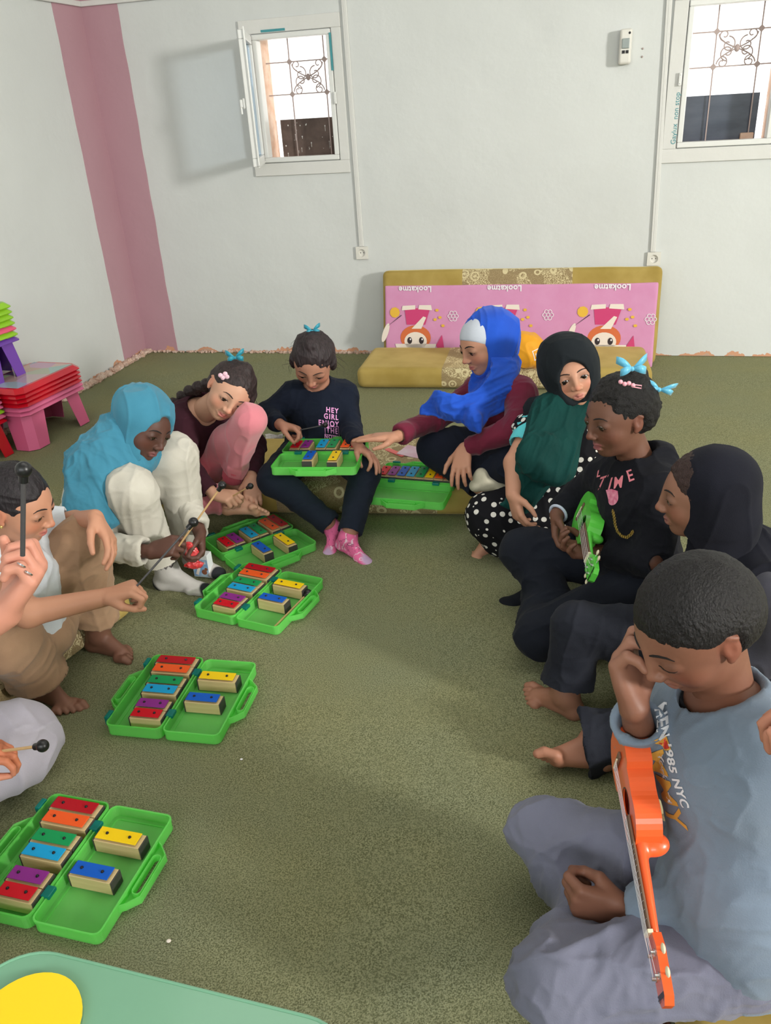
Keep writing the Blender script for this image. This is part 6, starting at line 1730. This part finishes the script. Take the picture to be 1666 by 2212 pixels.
    tr += [('s', 0, rbox(V(-.6, 2.7, .016), (1, 1, .10)))]
    part('trousers', [(tr, .0042, [folds(.006, 11, (.3, 0, 1), 3, 171)])], m_pt, D_, base)
    part('ribbed_cuff', [([('u', 0, cone(lerp(kL, aL, .72), lerp(kL, aL, .93), .044, .040, flat=True)), ('s', .003, cone(lerp(kL, aL, .86), lerp(kL, aL, 1.02), .031, .035))], .003, lambda P, N_: .0008 * np.sin(P[:, 0] * 900))], cloth('coral_pink_ribbing', (226, 104, 122), .9), D_, base)
    mallet(wR + cb(.9, -.1, .35) * .075, A(541, 1050, 2.52), 'mallet held by the girl in pink trousers', r=.0026, hr=.011)

# ================================================================== girl in the light blue headscarf
if want('C'):
    hd = Head((-0.742, 2.42, 0.541), (0.74, -0.58, -0.34), (0.471, 0.138, 0.871), .200)
    skin, lip = (92, 62, 52), (128, 78, 78)
    nb = A(252, 1010, 2.44); sN = A(205, 1045, 2.34); sF = A(285, 1000, 2.60); pel = V(-1.03, 2.50, .12)
    eN = A(205, 1180, 2.24); wN = A(325, 1192, 2.19); eF = A(400, 1075, 2.50); wF = A(432, 1150, 2.36)
    kN = A(283, 1062, 2.30); kF = A(378, 990, 2.50); aN = G(362, 1232, .065); aF = G(418, 1190, .065)
    bones('C', sh=(sN, sF), uaN=(sN, eN), faN=(eN, wN), uaF=(sF, eF), faF=(eF, wF), trunk=(nb, pel), thN=(pel, kN), shN=(kN, aN), thF=(pel, kF), shF=(kF, aF))
    base = basep(pel)
    handN = hand(wN, cb(.95, .25, .1), cb(-.1, -.5, -.8), cb(.0, .85, -.4), .150, curl=((.7, 1.0, .7), (.9, 1.1, .8), (1.0, 1.2, .8), (1.1, 1.2, .8)), thumb=(.2, .6))
    handF = hand(wF, cb(.1, -.95, .3), cb(-.8, -.2, .4), cb(-.3, .1, .9), .145, curl=((.6, .9, .5), (.8, .9, .6), (.9, .9, .6), (1.0, .9, .6)), thumb=(.3, .5))
    tN = unit(G(455, 1252, .03) - G(352, 1240, .03)); tF = unit(G(482, 1222, .03) - G(418, 1196, .03))
    ch = [(hd.prims(nb - V(0, 0, .02), open_=.15, ears=False), .0024), (limb(sN, eN, wN, .036, .031, .021) + handN, .0028), (limb(sF, eF, wF, .034, .03, .021) + handF, .0028),
          (trunk(pel, nb, sN, sF, (.3, 1, 0), (1, 0, 0)) + limb(pel + V(0, -.07, 0), kN, aN, .06, .045, .032) + limb(pel + V(0, .07, 0), kF, aF, .06, .045, .032), .007)]
    C_ = person('girl in light blue headscarf and cream clothes with both knees drawn up', base, skin, ch, hd.paints(skin, lip))
    hd.details(C_, (0, 1, -.22), open_=.15, base=base, brow=(26, 20, 18))
    m_lb = cloth('light_blue_cotton_scarf', (70, 140, 166), .85, (56, 122, 148), .5)
    sp = hood(hd, face=(.42, .60), fz=-.05, out=(.44, .50, .455), jaw=(.36, .38, .32), fy=.80)
    sp.insert(1, ('u', .06, hd.ell((0, -.22, .30), (.36, .38, .28))))
    g0, g1, g2 = hd.p(0, -.25, -.35), A(215, 1010, 2.38), A(200, 1085, 2.28)
    dr = [('u', 0, cone(g0, g1, .095, .10)), ('u', .05, cone(g1, g2, .085, .085, sq=((.5, -1, 0), .7))), ('u', .03, cone(g1 + V(.0, .0, -.03), A(180, 1100, 2.27), .06, .035)),
          ('u', .04, cone(hd.p(0, .05, -.50), A(240, 1030, 2.34), .07, .07, sq=((.5, -1, 0), .7))), ('u', .04, cone(hd.p(0, .20, -.56), hd.p(-.1, -.2, -.60), .035, .05)),
          ('u', .03, cone(A(230, 1040, 2.30), A(225, 1110, 2.24), .06, .045, sq=((.5, -1, 0), .6))), ('s', .008, hd.ell((0, .80, -.04), (.42, .62, .56)))]
    part('headscarf', [(sp, .0036, [folds(.007, 15, hd.z + hd.y * -.5, 7, 181, .35)]), (dr, .004, [folds(.009, 15, (.35, 0, -1), 7, 183, .4), folds(.003, 34, (.35, 0, -1), 8, 184, .3)])], m_lb, C_, base)
    m_cr = cloth('cream_knit', (206, 202, 190), .92, (190, 185, 172), .5)
    tp = trunk(pel + V(0, 0, .03), nb, sN, sF, (.3, 1, 0), (1, 0, 0), 1.06, .022, 1.2) + sleeve(sN, eN, wN, .058, .052, .040, .90, rim=.004) + sleeve(sF, eF, wF, .052, .046, .036, .85)
    part('jumper', [(tp, .0042, [folds(.006, 10, (.2, 0, 1), 3, 191), folds(.002, 28, (1, .3, 0), 3, 5)])], m_cr, C_, base)
    tr = [('u', 0, ell(pel + V(0, 0, -.0), (.14, .15, .10)))] + trouser(pel + V(0, -.07, 0), kN, aN, .095, .082, .058, .86, rim=.006) + trouser(pel + V(0, .07, 0), kF, aF, .095, .080, .056, .86, rim=.006)
    part('trousers', [(tr, .0045, [folds(.008, 9, (.1, 0, 1), 3.5, 201), folds(.002, 26, (1, 0, 0), 3, 8)])], m_cr, C_, base)
    gr, bk = (196, 192, 188), (34, 36, 42)
    sN_ = foot(aN, tN, (0, .1, 1), .225, False) + [('u', .02, cone(aN, lerp(aN, kN, .18), .034, .038))]; sF_ = foot(aF, tF, (0, .1, 1), .20, False) + [('u', .02, cone(aF, lerp(aF, kF, .18), .033, .037))]
    part('socks', [(sN_, .003), (sF_, .003)], M_SOCKKNIT if 'M_SOCKKNIT' in globals() else mat('knitted_cotton', (255, 255, 255), .95, attr=True, bump=(500, .3, .002)), C_, base, col=gr,
         paint=[(ell(aN + tN * .165 - V(0, 0, .04), (.048, .05, .05)), bk, .006), (ell(aF + tF * .150 - V(0, 0, .04), (.048, .05, .05)), bk, .006), (ell(aN - tN * .045 - V(0, 0, .055), (.035, .04, .03)), bk, .006),
                (lambda v: (np.abs(v[:, 2] - .098 - .004 * np.sin(v[:, 0] * 400)) - .0035) + np.where(np.linalg.norm((v - aN)[:, :2], axis=1) < .055, 0, .05), (60, 50, 52), .002)])
    rp = wF + cb(.1, -.9, .35) * .075 + cb(-.5, 0, .6) * .03
    wv = sculpt('snack_wrapper', [([('u', 0, ell(rp, (.022, .014, .030))), ('u', .006, ell(rp + V(.0, -.005, -.035), (.032, .013, .014))), ('u', .004, ell(rp + V(-.005, 0, .033), (.014, .009, .014)))], .002, [folds(.003, 60, (0, 0, 1), 2, 4)])],
                mat('glossy_red_wrapper', (206, 24, 36), .2, coat=.6, noise=(60, (236, 120, 120), .4)), base=rp, label='crumpled shiny red snack wrapper held by the girl in light blue headscarf', cat='wrapper')
    hc = wN + cb(.95, .25, .1) * .085 + cb(0, -.3, -.3) * .015
    mallet(hc, A(480, 1048, 2.22), 'pale stick mallet held upright by the girl in light blue headscarf', r=.003, hr=.0125)

# ================================================================== girl in the white t-shirt
if want('B'):
    hd = Head(A(38, 1090, 1.88), (.93, -.16, -.33), (.303, -.029, .953), .200)
    skin, lip = (196, 142, 114), (190, 112, 104)
    nb = A(28, 1180, 1.90); sN = A(-15, 1225, 1.80); sF = A(112, 1140, 2.00); pel = V(-1.00, 1.86, .19)
    eF = A(162, 1128, 2.02); wF = A(205, 1118, 1.90); eN = A(60, 1325, 1.66); wN = A(228, 1290, 1.72)
    kF = A(178, 1172, 1.96); aF = G(212, 1368, .055); kN = A(20, 1385, 1.72); aN = G(95, 1472, .055)
    bones('B', sh=(sN, sF), uaN=(sN, eN), faN=(eN, wN), uaF=(sF, eF), faF=(eF, wF), trunk=(nb, pel), thN=(pel, kN), shN=(kN, aN), thF=(pel, kF), shF=(kF, aF))
    base = basep(pel)
    handF = hand(wF, cb(.55, -.75, .2), cb(-.5, -.6, .1), cb(-.3, -.1, .9), .155, curl=((.3, .4, .3), (.35, .4, .3), (.4, .5, .3), (.45, .5, .3)), thumb=(.4, .4), spread=.1)
    handN = hand(wN, cb(.93, .30, .05), cb(.1, -.8, -.4), cb(-.1, .6, .7), .150, curl=((.9, 1.3, .8), (1.1, 1.3, .8), (1.2, 1.3, .8), (1.2, 1.3, .8)), thumb=(.2, .8))
    tF = unit(G(312, 1392, .02) - G(218, 1375, .02)); tN = unit(G(185, 1522, .02) - G(100, 1480, .02))
    ch = [(hd.prims(nb - V(0, 0, .02), open_=.18), .0024), (limb(sF, eF, wF, .036, .031, .022) + handF, .0028), (limb(sN, eN, wN, .038, .034, .023) + handN, .0028),
          (trunk(pel, nb, sN, sF, (-.2, 1, 0), (1, 0, 0)) + limb(pel + V(0, -.07, 0), kN, aN, .06, .045, .032) + limb(pel + V(0, .07, 0), kF, aF, .06, .045, .032), .007),
          (foot(aF, tF, (0, .1, 1), .195, True, (0, -1, 0)) + [('u', .02, cone(aF, lerp(aF, kF, .4), .030, .042))], .0028), (foot(aN, tN, (.1, .1, 1), .195, True, (1, 1, 0)) + [('u', .02, cone(aN, lerp(aN, kN, .4), .030, .042))], .0028)]
    dkf = (122, 84, 68)
    B_ = person('girl in white t-shirt and tan trousers, barefoot, swinging a mallet', base, skin, ch, hd.paints(skin, lip) + [(ell(aF + tF * .05, (.16, .14, .14)), dkf, .1), (ell(aN + tN * .05, (.16, .12, .14)), (140, 98, 80), .1)])
    hd.details(B_, (0, 1, -.22), open_=.18, base=base, brow=(40, 28, 26))
    m_hr = hair_mat('black_tied_hair', (26, 22, 25), (50, 50, 8), .9)
    hp = [('u', 0, hd.ell((0, -.08, .15), (.390, .450, .387))), ('u', .02, hd.ell((0, -.24, -.05), (.37, .30, .30))), ('s', .010, hd.ell((0, .60, -.07), (.37, .44, .50))), ('s', .012, hd.ell((-.42, .14, -.20), (.13, .19, .25))), ('s', .012, hd.ell((.43, .12, -.20), (.14, .20, .27))),
          ('s', .008, hd.ell((.45, -.02, -.03), (.10, .10, .13)))]
    part('hair', [(hp, .003, folds(.004, 26, hd.y, 5, 27))], m_hr, B_, base)
    er = MB().ball(hd.p(.375, .01, -.135) - base, .0045, 10); er.build('earring', mat('gold_metal', (220, 190, 120), .3, .9), B_, smooth=True)
    m_w = cloth('white_cotton_t_shirt', (216, 222, 228), .9, (200, 208, 218), .4)
    tp = trunk(pel + V(0, 0, .02), nb, sN, sF, (-.2, 1, 0), (1, 0, 0), 1.0, .016, 1.1) + sleeve(sN, eN, lerp(sN, eN, 1.3), .058, .05, .05, .1)[:1]
    tp = trunk(pel + V(0, 0, .02), nb, sN, sF, (-.2, 1, 0), (1, 0, 0), 1.08, .018, 1.15) + [('u', .02, cone(sN, lerp(sN, eN, .5), .056, .054, flat=True)), ('u', .02, cone(sF, lerp(sF, eF, .72), .054, .050, flat=True)), ('s', .003, cone(lerp(sF, eF, .6), eF, .040, .043)), ('s', .003, cone(lerp(sN, eN, .4), lerp(sN, eN, .7), .044, .047)), ('s', .005, cone(nb + V(.01, 0, .0), nb + V(.02, 0, .10), .050, .07))]
    part('t_shirt', [(tp, .004, [folds(.006, 11, (.2, 0, 1), 3, 211), folds(.002, 28, (1, .3, 0), 3, 5)])], m_w, B_, base)
    tr = [('u', 0, ell(pel + V(0, 0, -.01), (.14, .15, .09)))] + trouser(pel + V(0, -.07, 0), kN, aN, .090, .076, .066, .82, rim=.012) + trouser(pel + V(0, .07, 0), kF, aF, .090, .076, .062, .80, rim=.010)
    part('trousers', [(tr, .0045, [folds(.008, 9, (.1, 0, 1), 3.5, 221), folds(.003, 24, (.6, .5, .5), 3, 8)])], cloth('tan_cotton_trousers', (166, 134, 106), .9, (146, 114, 88), .6), B_, base)
    hb = wN + cb(.93, .30, .05) * .075 + cb(0, -.2, .3) * .01
    mallet(hb, A(418, 1128, 1.80), 'dark stick mallet swung by the girl in the white t-shirt', dark=True, r=.0028, hr=.0125)

# ================================================================== adult on the left with grey trousers
if want('K'):
    skin, lip = (208, 144, 122), (190, 110, 104)
    kn = G(30, 1608, .11); pel = V(-1.32, 1.22, .15); nb = V(-1.24, 1.16, .70); sL = V(-1.20, 1.30, .64); sR = V(-1.20, .98, .64)
    wU = A(8, 1322, 1.16); eU = A(-235, 1470, 1.10); wD = A(-72, 1648, 1.31); eD = V(-1.12, 1.22, .36)
    base = basep(pel)
    bones('K', fa=(eU, wU), ua=(sR, eU), fd=(eD, wD), th=(pel, kn))
    hU = hand(wU, cb(.62, .76, .1), cb(-.75, .55, .35), cb(-.3, .4, -.8), .185, curl=((.9, 1.4, .8), (1.0, 1.4, .8), (1.1, 1.4, .8), (1.1, 1.4, .8)), thumb=(.2, .8))
    hD = hand(wD, cb(.9, .35, .1), cb(.15, -.8, -.35), cb(-.1, .4, .85), .150, curl=((.5, .9, .6), (.7, 1.0, .6), (.9, 1.1, .7), (1.0, 1.1, .7)), thumb=(.3, .6))
    hd = Head(nb + V(.10, .02, .20), (.9, .3, -.3), (.2, 0, 1), .225)
    ch = [(hd.prims(nb, open_=.2), .006), (limb(sR, eU, wU, .05, .042, .030) + hU, .0026), (limb(sL, eD, wD, .05, .040, .028) + hD, .003),
          (trunk(pel, nb, sL, sR, (0, 1, 0), (1, 0, 0), 1.25) + limb(pel + V(0, .09, 0), kn, kn + V(-.30, -.28, -.05), .08, .06, .04) + limb(pel + V(0, -.09, 0), V(-.95, .95, .14), V(-1.15, 1.2, .07), .08, .06, .04), .009)]
    K_ = person('adult in grey trousers sitting at the left edge, raised fist holding mallet', base, skin, ch, hd.paints(skin, lip) + [(ell(wD + cb(.9, .35, .1) * .11, (.06, .06, .06)), (196, 118, 84), .05)])
    tr = [('u', 0, ell(pel, (.17, .19, .13)))] + trouser(pel + V(0, .09, 0), kn, kn + V(-.30, -.28, -.05), .115, .100, .080, .8) + trouser(pel + V(0, -.09, 0), V(-.95, .95, .14), V(-1.15, 1.2, .07), .12, .10, .08, .8)
    part('trousers', [(tr, .005, [folds(.009, 8, (1, -.6, .2), 4, 231)])], cloth('pale_grey_jersey_trousers', (166, 162, 172), .9, (148, 144, 154), .5), K_, base)
    tp = trunk(pel + V(0, 0, .05), nb, sL, sR, (0, 1, 0), (1, 0, 0), 1.3, .03, 1.1) + sleeve(sR, eU, wU, .075, .06, .048, .45) + sleeve(sL, eD, wD, .07, .058, .045, .6)
    part('jumper', [(tp, .007, None)], cloth('grey_jumper', (150, 148, 156), .9), K_, base)
    part('hair', [([('u', 0, hd.ell((0, -.08, .16), (.43, .48, .42))), ('s', .01, hd.ell((0, .58, -.12), (.36, .44, .45)))], .006)], hair_mat('dark_hair', (40, 34, 34)), K_, base)
    rg = MB(); dU = cb(.62, .76, .1); sU = unit(np.cross(dU, cb(-.75, .55, .35)))
    for px_, py_ in ((86, 1232), (52, 1206)):
        c_ = A(px_, py_, 1.13)
        v_, q_ = o_v[K_.name]; i_ = np.argmin(np.linalg.norm(v_ - c_, axis=1)); c_ = v_[i_]
        rg.tube([c_ + (cb(.8, -.4, .2) * math.cos(t) + cb(.2, .2, .9) * math.sin(t)) * .0075 - base for t in np.linspace(0, 6.283, 16, endpoint=False)], .0016, 8, True)
    rg.build('finger_rings', mat('silver_metal', (210, 210, 214), .2, 1.0), K_, smooth=True)
    hc = wU + dU * .095 + cb(-.2, .3, .3) * .02
    mallet(A(49, 1200, 1.13), A(51, 1014, 1.13), 'upright dark stick mallet in the raised fist at the left edge', dark=True, r=.0040, hr=.0125)
    mallet(wD + cb(.9, .35, .1) * .07, A(92, 1611, 1.27), 'pale stick mallet held low over the grey trousers', r=.0032, hr=.013)
# blurred forearm of someone beside the camera
if want('L'):
    w = A(1752, 1712, .66); e_ = A(1815, 1880, .55); s_ = V(.62, .32, .75)
    base = V(.62, .3, 0)
    part_ = limb(s_, e_, w, .045, .036, .024) + hand(w, cb(-.1, .9, .2), cb(-.8, 0, -.4), cb(-.3, .3, .8), .16, curl=1.1) + trunk(V(.75, .25, .18), V(.72, .27, .75), V(.62, .32, .72), V(.9, .22, .72), (1, 0, 0), (0, 1, 0)) + [('u', .05, ell(V(.72, .25, .08), (.2, .2, .09))), ('u', .03, ell(V(.72, .26, .93), (.08, .10, .12)))]
    person('edge of a bare forearm and hand at the right edge beside the boy', base, (190, 128, 104), [(part_, .005)], [])
